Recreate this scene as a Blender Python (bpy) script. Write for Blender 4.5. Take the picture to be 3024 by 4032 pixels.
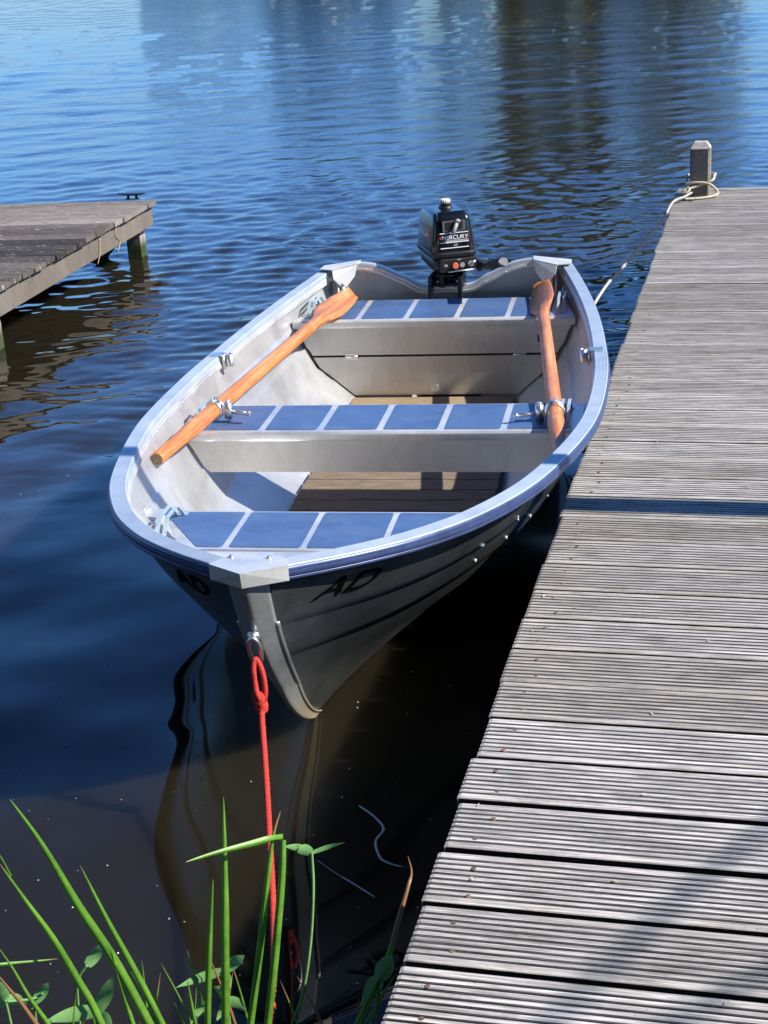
import bpy, bmesh, math, random
import numpy as np
from mathutils import Vector, Matrix
random.seed(7); rng = np.random.default_rng(11)
R = math.radians
scn = bpy.context.scene
for o in list(bpy.data.objects): bpy.data.objects.remove(o)

# ---------------------------------------------------------------- camera
cam_d = bpy.data.cameras.new('camera'); cam = bpy.data.objects.new('camera', cam_d)
scn.collection.objects.link(cam); scn.camera = cam
cam_d.sensor_fit = 'VERTICAL'; cam_d.sensor_height = 36.0; cam_d.lens = 36.0*6057/4032
cam_d.clip_start = 0.05; cam_d.clip_end = 6000
right = Vector((0.9978403, -0.02375285, -0.06124158))
down = Vector((-0.0656866, -0.36082782, -0.93031637))
fwd = Vector((0.0, 0.93232992, -0.36160879))
mm = Matrix((right, -down, -fwd)).transposed().to_4x4(); mm.translation = (0, 0, 1.85)
cam.matrix_world = mm
scn.render.resolution_x = 768; scn.render.resolution_y = 1024

# ---------------------------------------------------------------- light
SUN_EL = 40.0; SUN_A = 15.0            # sun stands to the right, 15 degrees towards the viewer
w = bpy.data.worlds.new('World'); scn.world = w; w.use_nodes = True
nt = w.node_tree; bg = nt.nodes['Background']
sky = nt.nodes.new('ShaderNodeTexSky'); sky.sky_type = 'NISHITA'; sky.sun_disc = False
sky.sun_elevation = R(SUN_EL); sky.sun_rotation = R(90+SUN_A)
sky.air_density = 1.0; sky.dust_density = 0.0; sky.ozone_density = 2.5
hs = nt.nodes.new('ShaderNodeHueSaturation'); hs.inputs['Saturation'].default_value = 1.15
tint = nt.nodes.new('ShaderNodeMix'); tint.data_type = 'RGBA'; tint.blend_type = 'MULTIPLY'; tint.inputs[0].default_value = 1; 
tcw = nt.nodes.new('ShaderNodeTexCoord'); sxyz = nt.nodes.new('ShaderNodeSeparateXYZ'); rmp = nt.nodes.new('ShaderNodeValToRGB')
nt.links.new(tcw.outputs['Generated'], sxyz.inputs[0]); nt.links.new(sxyz.outputs[2], rmp.inputs[0]); nt.links.new(rmp.outputs[0], tint.inputs[7])
e = rmp.color_ramp.elements; e[0].position = 0.0; e[0].color = (.34, .53, .84, 1); e[1].position = 1.0; e[1].color = (.20, .22, .25, 1)
for p_, c_ in ((.12, (.72, 1.10, 1.68, 1)), (.36, (.98, 1.42, 2.0, 1)), (.62, (.66, .86, 1.18, 1)), (.85, (.5, .62, .84, 1))): q_ = e.new(p_); q_.color = c_
nt.links.new(sky.outputs[0], hs.inputs['Color']); nt.links.new(hs.outputs[0], tint.inputs[6]); nt.links.new(tint.outputs[2], bg.inputs[0])
bg.inputs[1].default_value = 0.105
sd = bpy.data.lights.new('sun', 'SUN'); sd.energy = 5.0; sd.angle = R(0.5); sd.color = (1, .94, .85)
sun = bpy.data.objects.new('sun', sd); scn.collection.objects.link(sun)
ts = Vector((math.cos(R(SUN_A))*math.cos(R(SUN_EL)), -math.sin(R(SUN_A))*math.cos(R(SUN_EL)), math.sin(R(SUN_EL))))
sun.rotation_euler = ts.to_track_quat('Z', 'Y').to_euler()
scn.view_settings.view_transform = 'Standard'; scn.view_settings.look = 'None'
scn.view_settings.gamma = 1; scn.view_settings.exposure = 0.68

# ---------------------------------------------------------------- helpers
COL = scn.collection
def link(name, me, mat=None, parent=None):
    o = bpy.data.objects.new(name, me); COL.objects.link(o)
    if mat: me.materials.append(mat)
    if parent: o.parent = parent
    return o
def tag(o, label=None, cat=None, group=None, kind=None):
    for k, v in (('label', label), ('category', cat), ('group', group), ('kind', kind)):
        if v: o[k] = v
    return o
def thing(name, label, cat, loc=(0, 0, 0), rz=0, group=None):
    o = bpy.data.objects.new(name, None); COL.objects.link(o); o.location = loc; o.rotation_euler = (0, 0, rz)
    o.empty_display_size = .1
    return tag(o, label, cat, group)
class MB:
    def __init__(s): s.v = []; s.f = []; s.sm = []; s.at = []
    def add(s, v, f, smooth=False, a=0.0):
        n = len(s.v); s.v += [tuple(p) for p in v]; s.f += [tuple(i+n for i in q) for q in f]
        s.sm += [smooth]*len(f); s.at += [a]*len(v); return s
    def box(s, x0, x1, y0, y1, z0, z1, M=None, a=0.0):
        v = [Vector(p) for p in ((x0,y0,z0),(x1,y0,z0),(x1,y1,z0),(x0,y1,z0),(x0,y0,z1),(x1,y0,z1),(x1,y1,z1),(x0,y1,z1))]
        if M: v = [M @ p for p in v]
        return s.add(v, [(0,3,2,1),(4,5,6,7),(0,1,5,4),(1,2,6,5),(2,3,7,6),(3,0,4,7)], a=a)
    def cyl(s, a, b, r0, r1=None, n=16, cap=True, smooth=True):
        return s.tube([a, b], [r0, r0 if r1 is None else r1], n, cap, smooth)
    def tube(s, pts, r, n=10, cap=True, smooth=True, closed=False, flat=1.0):
        pts = [Vector(p) for p in pts]; m = len(pts)
        rs = r if isinstance(r, (list, tuple)) else [r]*m
        V = []; up = None
        for i, p in enumerate(pts):
            if closed: t = pts[(i+1) % m]-pts[i-1]
            else: t = pts[min(i+1, m-1)]-pts[max(i-1, 0)]
            t.normalize()
            if up is None:
                up = Vector((0, 0, 1)) if abs(t.z) < .9 else Vector((0, 1, 0))
            x = up.cross(t)
            if x.length < 1e-6: x = Vector((1, 0, 0))
            x.normalize(); u = t.cross(x); up = u
            for k in range(n):
                a = 2*math.pi*k/n; V.append(p+rs[i]*(math.cos(a)*x+math.sin(a)*u*flat))
        F = []
        for i in range(m if closed else m-1):
            j = (i+1) % m
            for k in range(n): F.append((i*n+k, i*n+(k+1) % n, j*n+(k+1) % n, j*n+k))
        n0 = len(s.v); s.add(V, F, smooth)
        if cap and not closed:
            s.add(V[:n], [tuple(range(n))[::-1]]); s.add(V[-n:], [tuple(range(n))])
        return s
    def loft(s, rings, cap=True, smooth=False, closed=True):
        n = len(rings[0]); V = [p for r in rings for p in r]; F = []
        for i in range(len(rings)-1):
            for k in range(n if closed else n-1):
                F.append((i*n+k, i*n+(k+1) % n, (i+1)*n+(k+1) % n, (i+1)*n+k))
        s.add(V, F, smooth)
        if cap: s.add(rings[0], [tuple(range(n))[::-1]]); s.add(rings[-1], [tuple(range(n))])
        return s
    def build(s, name, mat, parent=None, bevel=0, seg=2, weld=True, attr=False, angle=35):
        me = bpy.data.meshes.new(name); me.from_pydata(s.v, [], s.f); me.validate(); 
        if attr:
            at = me.attributes.new('tone', 'FLOAT', 'POINT'); at.data.foreach_set('value', s.at)
        if any(s.sm) and len(me.polygons) == len(s.sm): me.polygons.foreach_set('use_smooth', s.sm)
        if weld or True:
            bm = bmesh.new(); bm.from_mesh(me)
            if weld: bmesh.ops.remove_doubles(bm, verts=bm.verts, dist=1e-5)
            bmesh.ops.recalc_face_normals(bm, faces=bm.faces); bm.to_mesh(me); bm.free()
        o = link(name, me, mat, parent)
        if bevel:
            md = o.modifiers.new('bevel', 'BEVEL'); md.width = bevel; md.segments = seg; md.limit_method = 'ANGLE'; md.angle_limit = R(angle)
            for p in me.polygons: p.use_smooth = True
            md.harden_normals = True
        return o
def build_pieces(mb, name, mat, parent, **k):
    # one object per loose piece
    par = list(range(len(mb.v)))
    def find(a):
        while par[a] != a: par[a] = par[par[a]]; a = par[a]
        return a
    for f in mb.f:
        for q in f[1:]: par[find(q)] = find(f[0])
    key = {}
    for i, v in enumerate(mb.v): 
        kk = (round(v[0], 5), round(v[1], 5), round(v[2], 5))
        if kk in key: par[find(i)] = find(key[kk])
        else: key[kk] = i
    grp = {}
    for fi, f in enumerate(mb.f): grp.setdefault(find(f[0]), []).append(fi)
    out = []
    for fs in grp.values():
        ids = sorted({q for fi in fs for q in mb.f[fi]}); mp = {a: b for b, a in enumerate(ids)}
        m = MB(); m.add([mb.v[a] for a in ids], [tuple(mp[q] for q in mb.f[fi]) for fi in fs]); m.sm = [mb.sm[fi] for fi in fs]
        out.append(m.build(name, mat, parent, **k))
    return out
def smoothpath(pts, k=6):
    P = [Vector(p) for p in pts]; P = [2*P[0]-P[1]]+P+[2*P[-1]-P[-2]]; o = []
    for i in range(1, len(P)-2):
        a, b, c, d = P[i-1:i+3]
        for j in range(k):
            t = j/k
            o.append(.5*((2*b)+(c-a)*t+(2*a-5*b+4*c-d)*t*t+(3*b-a-3*c+d)*t**3))
    return o+[P[-2]]

# ---------------------------------------------------------------- materials
class G:
    def __init__(s, name):
        s.m = bpy.data.materials.new(name); s.m.use_nodes = True; s.t = s.m.node_tree
        s.b = s.t.nodes['Principled BSDF']; s.out = s.t.nodes['Material Output']
    def n(s, typ, ins=None, **kw):
        x = s.t.nodes.new('ShaderNode'+typ)
        for k, v in kw.items(): setattr(x, k, v)
        for k, v in (ins or {}).items():
            if hasattr(v, 'links') or isinstance(v, bpy.types.NodeSocket): s.t.links.new(v, x.inputs[k])
            else: x.inputs[k].default_value = v
        return x
    def coord(s, scale=(1, 1, 1), kind='Object'):
        tc = s.n('TexCoord'); return s.n('Mapping', {'Vector': tc.outputs[kind], 'Scale': scale}).outputs[0]
    def noise(s, vec, scale=5, detail=4, rough=.6, dist=0):
        return s.n('TexNoise', {'Vector': vec, 'Scale': scale, 'Detail': detail, 'Roughness': rough, 'Distortion': dist}).outputs['Fac']
    def ramp(s, fac, stops, interp='LINEAR'):
        r = s.n('ValToRGB', {'Fac': fac}); r.color_ramp.interpolation = interp; e = r.color_ramp.elements
        while len(e) < len(stops): e.new(.5)
        for q, (p, c) in zip(e, stops): q.position = p; q.color = (c+(1,) if len(c) == 3 else c) if isinstance(c, tuple) else (c, c, c, 1)
        return r.outputs[0]
    def mix(s, f, a, b, mode='MIX'):
        x = s.n('Mix', data_type='RGBA', blend_type=mode)
        for k, v in ((0, f), (6, a), (7, b)):
            if isinstance(v, bpy.types.NodeSocket): s.t.links.new(v, x.inputs[k])
            elif isinstance(v, tuple): x.inputs[k].default_value = v+(1,) if len(v) == 3 else v
            else: x.inputs[k].default_value = v
        return x.outputs[2]
    def math(s, op, a, b=0.0, c=0.0):
        x = s.n('Math', operation=op)
        for k, v in enumerate((a, b, c)):
            if isinstance(v, bpy.types.NodeSocket): s.t.links.new(v, x.inputs[k])
            else: x.inputs[k].default_value = v
        return x.outputs[0]
    def bump(s, h, strength=.3, dist=.002):
        b = s.n('Bump', {'Height': h, 'Strength': strength, 'Distance': dist}); s.t.links.new(b.outputs[0], s.b.inputs['Normal']); return b
    def set(s, **kw):
        for k, v in kw.items():
            k = {'base': 'Base Color', 'rough': 'Roughness', 'metal': 'Metallic', 'spec': 'Specular IOR Level', 'ior': 'IOR', 'coat': 'Coat Weight', 'sub': 'Subsurface Weight'}.get(k, k)
            if isinstance(v, bpy.types.NodeSocket): s.t.links.new(v, s.b.inputs[k])
            else: s.b.inputs[k].default_value = v+(1,) if isinstance(v, tuple) and len(v) == 3 else v
        return s.m

def mk_plain(name, c, rough=.5, metal=0, var=.12, sc=8, **kw):
    g = G(name); n = g.noise(g.coord(), sc, 5, .65)
    lo = tuple(x*(1-var) for x in c); hi = tuple(min(1, x*(1+var)) for x in c)
    g.set(base=g.ramp(n, [(.3, lo), (.7, hi)]), rough=g.math('MULTIPLY_ADD', n, .2, rough-.1), metal=metal, **kw)
    return g.m
def mk_deck(name, dark, light, lichen=0.0, tone_amt=.42):
    g = G(name); v = g.coord((1, 1, 1))
    grain = g.noise(g.coord((2.2, 70, 70)), 3.0, 6, .62)
    fine = g.noise(g.coord((9, 260, 260)), 2.0, 3, .6)
    blot = g.noise(v, 3.3, 5, .65, .4); blot2 = g.noise(g.coord((6, 14, 6)), 2.0, 5, .7)
    c = g.ramp(grain, [(.28, dark), (.52, tuple((a+b)*.5 for a, b in zip(dark, light))), (.72, light)])
    c = g.mix(.75, c, g.ramp(fine, [(.32, .40), (.62, 1.0)]), 'MULTIPLY')
    c = g.mix(g.ramp(blot2, [(.50, 0.0), (.72, .55)]), c, tuple(x*.62 for x in dark))
    c = g.mix(g.ramp(blot, [(.55, 0.0), (.75, .22)]), c, (.43, .38, .32))
    at = g.n('Attribute', attribute_name='tone').outputs['Fac']
    tn = g.math('MULTIPLY_ADD', g.math('MINIMUM', at, 1.0), tone_amt, 1-tone_amt*.5)
    c = g.mix(1.0, c, g.n('CombineColor', {0: tn, 1: tn, 2: tn}).outputs[0], 'MULTIPLY')
    c = g.mix(g.ramp(at, [(.0, .4), (.55, .0)]), c, g.mix(1.0, c, (.98, .89, .79), 'MULTIPLY'))
    big = g.noise(g.coord((.9, 2.2, 1)), 1.0, 4, .6, .5)
    c = g.mix(g.ramp(big, [(.42, .45), (.60, 0.0)]), c, g.mix(1.0, c, (.62, .58, .53), 'MULTIPLY'))
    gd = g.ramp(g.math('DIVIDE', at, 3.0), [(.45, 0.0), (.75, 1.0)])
    if lichen:
        l = g.noise(g.coord((7, 22, 7)), 3.0, 6, .75)
        c = g.mix(g.ramp(l, [(.60, 0.0), (.66, lichen)]), c, (.62, .62, .55))
    sp = g.n('TexVoronoi', {'Vector': g.coord((1, 1, 1)), 'Scale': 38.0, 'Randomness': 1.0}).outputs['Distance']
    c = g.mix(g.ramp(sp, [(.03, .7), (.07, 0.0)]), c, (.07, .05, .04))
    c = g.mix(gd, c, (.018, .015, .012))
    g.set(base=c, rough=.82, spec=.25)
    g.bump(g.math('ADD', grain, g.math('MULTIPLY', fine, .5)), .55, .0025)
    return g.m
M_deck = mk_deck('weathered_deck', (.20, .190, .178), (.86, .82, .775))
M_old = mk_deck('old_dark_deck', (.075, .065, .057), (.37, .315, .275), .95, 1.5)
M_beam = mk_deck('grey_beam', (.19, .165, .14), (.40, .36, .31))
M_post = mk_deck('post_wood', (.24, .215, .19), (.62, .57, .51))
M_slat = mk_deck('floor_slat', (.20, .15, .115), (.52, .43, .34))
M_newslat = mk_deck('pale_slat', (.42, .31, .19), (.62, .49, .33))
def mk_pile():
    g = G('pile'); tc = g.n('TexCoord'); geo = g.n('NewGeometry'); z = g.n('SeparateXYZ', {0: geo.outputs['Position']}).outputs[2]
    n = g.noise(g.coord((12, 12, 3)), 2.5, 6, .7)
    wood = g.ramp(n, [(.3, (.25, .21, .16)), (.7, (.52, .46, .38))])
    alg = g.ramp(n, [(.35, (.02, .025, .01)), (.65, (.09, .13, .03))])
    f = g.ramp(g.math('ADD', z, g.math('MULTIPLY', n, .08)), [(.10, 1.0), (.17, 0.0)])
    g.set(base=g.mix(f, wood, alg), rough=.8); g.bump(n, .5, .004); return g.m
M_pile = mk_pile()
def mk_alu(name, c=(.78, .78, .77), rough=.36, metal=.92, scratch=1.0, spots=0.0, dirt=None, grimy=.35):
    g = G(name); v = g.coord()
    cloud = g.noise(v, 4.0, 5, .6, .6); fine = g.noise(g.coord((1, 1, 1)), 60, 4, .7)
    brush = g.noise(g.coord((3, 120, 120)), 3.0, 3, .5)
    base = g.ramp(cloud, [(.3, tuple(x*.80 for x in c)), (.7, c)])
    base = g.mix(g.ramp(fine, [(.45, 0.0), (.75, .22)]), base, tuple(x*.6 for x in c))
    sc = g.noise(g.coord((26, 7, 18)), 2.6, 3, .5, 2.2)
    stn = g.noise(g.coord((9, 9, 2.2)), 1.6, 6, .7, 1.2)
    base = g.mix(g.ramp(stn, [(.52, 0.0), (.56, .20), (.60, .05), (.72, .26)]), base, tuple(x*.55 for x in c))
    sc2 = g.noise(g.coord((6, 60, 40)), 2.0, 2, .5, 1.5); base = g.mix(g.ramp(sc2, [(.494, 0.0), (.5, scratch*.22), (.506, 0.0)]), base, (.95, .95, .95))
    scr = g.ramp(sc, [(.492, 0.0), (.5, scratch*.30), (.508, 0.0)])
    base = g.mix(scr, base, (.9, .9, .9))
    rg = g.math('MULTIPLY_ADD', cloud, .12, rough-.06); rg = g.math('MULTIPLY_ADD', fine, .10, g.math('SUBTRACT', rg, .05))
    mt = g.math('SUBTRACT', metal, g.math('MULTIPLY', g.ramp(cloud, [(.3, .45), (.75, 1.0)]), grimy))
    if spots:
        vo = g.n('TexVoronoi', {'Vector': v, 'Scale': 85.0, 'Randomness': 1.0}).outputs['Distance']
        msk = g.math('MULTIPLY', g.ramp(vo, [(.05, 1.0), (.12, 0.0)]), g.ramp(g.noise(v, 7, 3), [(.48, 0.0), (.62, spots)]))
        base = g.mix(msk, base, (.75, .75, .72)); mt = g.math('SUBTRACT', mt, g.math('MULTIPLY', msk, .5))
    if dirt:
        geo = g.n('NewGeometry'); z = g.n('SeparateXYZ', {0: geo.outputs['Position']}).outputs[2]
        dm = g.ramp(g.math('ADD', z, g.math('MULTIPLY', cloud, .12)), [(.08, .9), (.26, 0.0)])
        base = g.mix(dm, base, dirt); mt = g.math('SUBTRACT', mt, g.math('MULTIPLY', dm, .5))
    g.set(base=base, rough=rg, metal=mt); g.bump(g.math('ADD', cloud, g.math('MULTIPLY', brush, .12)), .06, .006)
    return g.m
M_hull = mk_alu('hull_aluminium', (.25, .275, .285), .30, 1.0, .8, 1.0, grimy=.28)
M_hullin = mk_alu('inner_hull_aluminium', (.68, .69, .695), .38, .90, 1.6, grimy=.42)
M_alu = mk_alu('seat_aluminium', (.78, .78, .77), .38, .9, 1.0, grimy=.55)
M_face = mk_alu('seat_front_aluminium', (.66, .64, .60), .36, .95, .8, grimy=.3)
M_tran = mk_alu('transom_aluminium', (.50, .54, .56), .42, .7, .6, grimy=.3)
M_stem = mk_alu('stem_aluminium', (.46, .48, .47), .38, .85, 1.5, 1.0, (.50, .40, .25), grimy=.4)
M_cap = mk_alu('bow_cap_aluminium', (.76, .76, .74), .40, .75, .5, grimy=.6)
M_rail = mk_plain('ribbed_gunwale', (.40, .475, .57), .48, .30, .14, 9, spec=.3)
M_rub = mk_plain('blue_rub_rail', (.045, .07, .17), .34, .25, .25, 20)
def mk_pad():
    g = G('blue_pad'); v = g.coord(); n = g.noise(v, 9, 6, .7, .5); f = g.noise(v, 160, 3, .6)
    c = g.ramp(n, [(.3, (.048, .094, .215)), (.7, (.080, .148, .310))])
    sc = g.noise(g.coord((20, 9, 9)), 2.5, 2, .5, 2.5)
    c = g.mix(g.ramp(sc, [(.493, 0.0), (.5, .35), (.507, 0.0)]), c, (.02, .03, .06))
    w_ = g.n('TexVoronoi', {'Vector': v, 'Scale': 55.0}).outputs['Distance']
    c = g.mix(g.ramp(w_, [(.03, .5), (.07, 0.0)]), c, (.32, .38, .48))
    du = g.noise(g.coord((2, 5, 2)), 2.2, 6, .7)
    c = g.mix(g.ramp(du, [(.5, 0.0), (.75, .35)]), c, (.20, .24, .29))
    g.set(base=c, rough=.42, spec=.5); g.bump(f, .35, .0008); return g.m
M_pad = mk_pad()
M_handle = mk_plain('pale_blue_handle', (.42, .55, .62), .4, .3, .15, 30)
M_chrome = mk_plain('bright_metal', (.70, .70, .69), .34, .9, .2, 40)
def mk_oar():
    g = G('varnished_wood'); gr = g.noise(g.coord((22, 1.2, 22)), 3.0, 6, .6, .8); bl = g.noise(g.coord((5, 2, 5)), 2, 5, .7)
    c = g.ramp(gr, [(.3, (.34, .09, .02)), (.50, (.60, .195, .05)), (.72, (.74, .32, .11))])
    c = g.mix(g.ramp(bl, [(.52, 0.0), (.66, .65)]), c, (.30, .13, .06))
    c = g.mix(g.ramp(g.noise(g.coord((3, 6, 3)), 3, 4), [(.60, 0.0), (.72, .5)]), c, (.72, .48, .30))
    g.set(base=c, rough=g.math('MULTIPLY_ADD', bl, .5, .22), coat=.1); g.bump(gr, .3, .001); return g.m
M_oar = mk_oar()
M_grip = mk_plain('worn_oar_end', (.20, .14, .09), .8, 0, .4, 90)
M_black = mk_plain('black_cowling', (.005, .006, .009), .2, 0, .2, 5, coat=.2)
M_blackm = mk_plain('matt_black', (.012, .012, .013), .45, 0, .3, 30)
M_grey = mk_plain('grey_decal', (.30, .31, .32), .5, 0, .05)
M_white = mk_plain('white_decal', (.80, .80, .80), .5, 0, .03)
M_redd = mk_plain('red_decal', (.50, .03, .02), .5, 0, .05)
M_redk = mk_plain('orange_knob', (.75, .16, .09), .4, 0, .1)
M_dark = mk_plain('dark_letters', (.004, .004, .005), .9, 0, .1, spec=0.0)
M_bluet = mk_plain('sticker_blue', (.03, .07, .22), .5, 0, .1)
def mk_rope(name, c, c2=None, tw=0):
    g = G(name); n = g.noise(g.coord(), 260, 3, .7); l = tuple(x*.55 for x in c)
    col = g.ramp(n, [(.3, l), (.65, c)])
    if c2: 
        at = g.n('Attribute', attribute_name='tone').outputs['Fac']; col = g.mix(at, col, c2)
    g.set(base=col, rough=.85); g.bump(n, .8, .002); return g.m
M_dirt_stop = mk_plain('dirt_light_stop', (.016, .013, .009), 1.0, 0, .5, 60, spec=0.0)  # gap dirt tone, worn by the sheet that blocks light under the boards
M_red = mk_rope('red_rope', (.66, .045, .032)); M_cream = mk_rope('cream_rope', (.72, .62, .43))
M_line = mk_rope('mooring_line', (.55, .50, .43), (.008, .01, .014))
def mk_leaf(name, c1, c2, dry=None):
    g = G(name); n = g.noise(g.coord((230, 230, 9)), 2.0, 4, .6); n2 = g.noise(g.coord((9, 9, 9)), 2.0, 3)
    c = g.ramp(g.math('MULTIPLY_ADD', n2, .6, g.math('MULTIPLY', n, .4)), [(.35, c1), (.62, c2)])
    spt = g.noise(g.coord((30, 30, 16)), 3.0, 4, .7)
    c = g.mix(g.ramp(spt, [(.66, 0.0), (.72, .7 if dry else 0.0)]), c, (.22, .12, .05))
    if dry:
        at = g.n('Attribute', attribute_name='tone').outputs['Fac']
        d = g.math('ADD', at, g.math('MULTIPLY', g.math('SUBTRACT', g.noise(g.coord(), 40, 4), .5), .8))
        c = g.mix(g.ramp(d, [(.4, 0.0), (.6, 1.0)]), c, dry)
    g.set(base=c, rough=.38, spec=.4); 
    tr = g.n('BsdfTranslucent', {'Color': c}); ms = g.n('MixShader', {0: .3, 1: g.b.outputs[0], 2: tr.outputs[0]})
    g.t.links.new(ms.outputs[0], g.out.inputs[0]); return g.m
M_reed = mk_leaf('reed_green', (.09, .25, .022), (.21, .45, .05), (.38, .19, .09))
M_arrow = mk_leaf('arrowhead_green', (.14, .36, .10), (.30, .56, .20), (.40, .30, .12))
M_dryb = mk_leaf('dry_reed', (.33, .16, .06), (.52, .30, .13))
M_tree = mk_leaf('tree_foliage', (.17, .165, .04), (.23, .215, .055))
M_bark = mk_plain('bark', (.10, .08, .06), .9, 0, .4, 6)
M_soil = mk_plain('bank_soil', (.06, .07, .03), .95, 0, .6, 5)

# ---------------------------------------------------------------- water
def water():
    rows = [-60, -30, -12, -5, -2, 0, .6]; y = 1.0
    while y < 66:
        rows.append(y); y += max(.016, min(.9, (y*y+3.4)/(1.85*1538)*1.15))
    rows += [66, 75, 90, 130, 175]
    k = list(np.concatenate([-np.geomspace(14, .45, 36), np.linspace(-.43, .43, 560), np.geomspace(.45, 14, 36)]))
    Y = np.array(rows)[:, None]*np.ones(len(k))[None, :]; X = (np.maximum(Y, 1)+.9)*np.array(k)[None, :]
    dy = np.gradient(np.array(rows))[:, None]; dx = (np.maximum(Y, 1)+.9)*(.86/560)
    Z = np.zeros_like(X)
    far = np.clip((Y-4.6)/4.0, 0, 1); far = far*far*(3-2*far)
    mid = np.clip((Y-2.6)/3.0, 0, 1)
    env = .75+.5*np.sin(X*.55+Y*.31+1)*np.sin(Y*.23-.4*X+2)
    for i in range(150):
        lam = math.exp(rng.uniform(math.log(.065), math.log(.36))); th = rng.normal(0.08, .42)
        kx = 2*math.pi/lam*math.sin(th); ky = 2*math.pi/lam*math.cos(th)
        slope = .0190*(lam/.2)**-.30*(1 if lam < .24 else .5)
        A = slope*lam/(2*math.pi)
        fil = np.clip((lam/(np.maximum(dy*abs(math.cos(th)), dx*abs(math.sin(th)))+1e-6)-2.2)/2.5, 0, 1)
        near = (.02+.16*mid) if lam > .35 else (.0+.03*mid)
        Z += A*fil*(near+(1-near)*far*env)*(1-.50*np.clip((Y-11)/12, 0, 1))*np.sin(kx*X+ky*Y+rng.uniform(0, 6.28))
    # longer chop out on the open lake
    far2 = np.clip((Y-9)/13, 0, 1)
    for i in range(80):
        lam = math.exp(rng.uniform(math.log(.30), math.log(1.2))); th = rng.normal(.05, .38)
        fil = np.clip((lam/(dy*abs(math.cos(th))+1e-6)-1.6)/1.6, 0, 1)
        Z += .0100*lam/(2*math.pi)*fil*far2*np.sin(2*math.pi/lam*(math.sin(th)*X+math.cos(th)*Y)+rng.uniform(0, 6.28))
    # slow swirling undulation in the sheltered water by the landings
    sh = np.clip(1-(Y-6.5)/3, 0, 1)*mid
    for i in range(22):
        lam = rng.uniform(.22, 1.1); th = rng.uniform(-1.3, 1.3)
        Z += .0100*lam/(2*math.pi)*(np.clip(1-(Y-6.5)/3, 0, 1)*(.30+.70*mid)*1.4+.12)*np.sin(2*math.pi/lam*(math.sin(th)*X+math.cos(th)*Y)+rng.uniform(0, 6.28))
    Z[:8] = 0; Z[-4:] = 0
    nr, nc = X.shape
    me = bpy.data.meshes.new('water'); me.vertices.add(nr*nc)
    me.vertices.foreach_set('co', np.stack([X, Y, Z], -1).astype(np.float32).ravel())
    idx = np.arange(nr*nc).reshape(nr, nc)
    q = np.stack([idx[:-1, :-1], idx[:-1, 1:], idx[1:, 1:], idx[1:, :-1]], -1).reshape(-1, 4)
    me.loops.add(q.size); me.polygons.add(len(q)); me.loops.foreach_set('vertex_index', q.ravel().astype(np.int32))
    me.polygons.foreach_set('loop_start', np.arange(0, q.size, 4, dtype=np.int32)); me.polygons.foreach_set('loop_total', np.full(len(q), 4, np.int32))
    me.polygons.foreach_set('use_smooth', np.ones(len(q), bool)); me.update(calc_edges=True)
    g = G('lake_water')
    n = g.noise(g.coord((.6, .6, .6)), 1.0, 3, .5)
    g.set(base=g.ramp(n, [(.3, (.014, .012, .007)), (.7, (.018, .015, .009))]), rough=.015, ior=1.333)
    g.b.subsurface_method = 'BURLEY'; g.set(sub=1.0); g.b.inputs['Subsurface Radius'].default_value = (1, 1, .8); g.b.inputs['Subsurface Scale'].default_value = .14
    geo = g.n('NewGeometry'); yy = g.n('SeparateXYZ', {0: geo.outputs['Position']}).outputs[1]
    f = g.ramp(g.math('DIVIDE', yy, 60.0), [(.13, 0.0), (.30, .28), (.75, .30)])
    h = g.noise(g.coord((2.2, 6, 1)), 1.0, 5, .6)
    b = g.n('Bump', {'Height': h, 'Strength': f, 'Distance': .045}); g.t.links.new(b.outputs[0], g.b.inputs['Normal'])
    o = link('water', me, g.m); tag(o, kind='structure'); return o
water()
# pale specks of pollen and dust afloat
mb = MB()
for i in range(230):
    y = rng.uniform(2.2, 5.5); x = rng.uniform(-.30*y-.1, .13*y)
    r = rng.uniform(.0007, .0022); a = rng.uniform(0, 6.28)
    mb.add([(x+r*math.cos(a+t)*rng.uniform(.7, 1.3), y+r*math.sin(a+t), .004+.0006*(t > 3)) for t in (0, 1.2, 2.5, 3.8, 5)], [(0, 1, 2, 3, 4)])
tag(mb.build('floating_specks', M_white, weld=False), 'pale pollen specks afloat on the dark water before the bow', 'pollen', kind='stuff')
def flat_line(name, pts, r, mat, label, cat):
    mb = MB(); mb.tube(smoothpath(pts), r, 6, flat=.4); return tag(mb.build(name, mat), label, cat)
M_refl_line = mk_plain('pale_reflection', (.50, .50, .49), .8)  # pale colour standing in for reflections, laid on the water as thin tubes
flat_line('reflection_line', [(-.099, 2.967, .002), (-.065, 2.915, .003), (-.046, 2.866, .002), (-.064, 2.818, .003), (-.056, 2.759, .002), (-.035, 2.732, .003), (-.007, 2.717, .002)], [.0010]+[.0028]*34+[.0010]*2, M_refl_line, 'pale twisted line standing for a reflection on the dark water beside the right landing stage', 'reflection')
flat_line('reflection_line', [(-.188, 2.764, .001), (-.15, 2.713, .002), (-.117, 2.677, .001), (-.07, 2.62, .002)], [.0008]*9+[.0020]*10, M_refl_line, 'straight fainter line standing for a reflection on the water between bow rope and landing stage', 'reflection')

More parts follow.
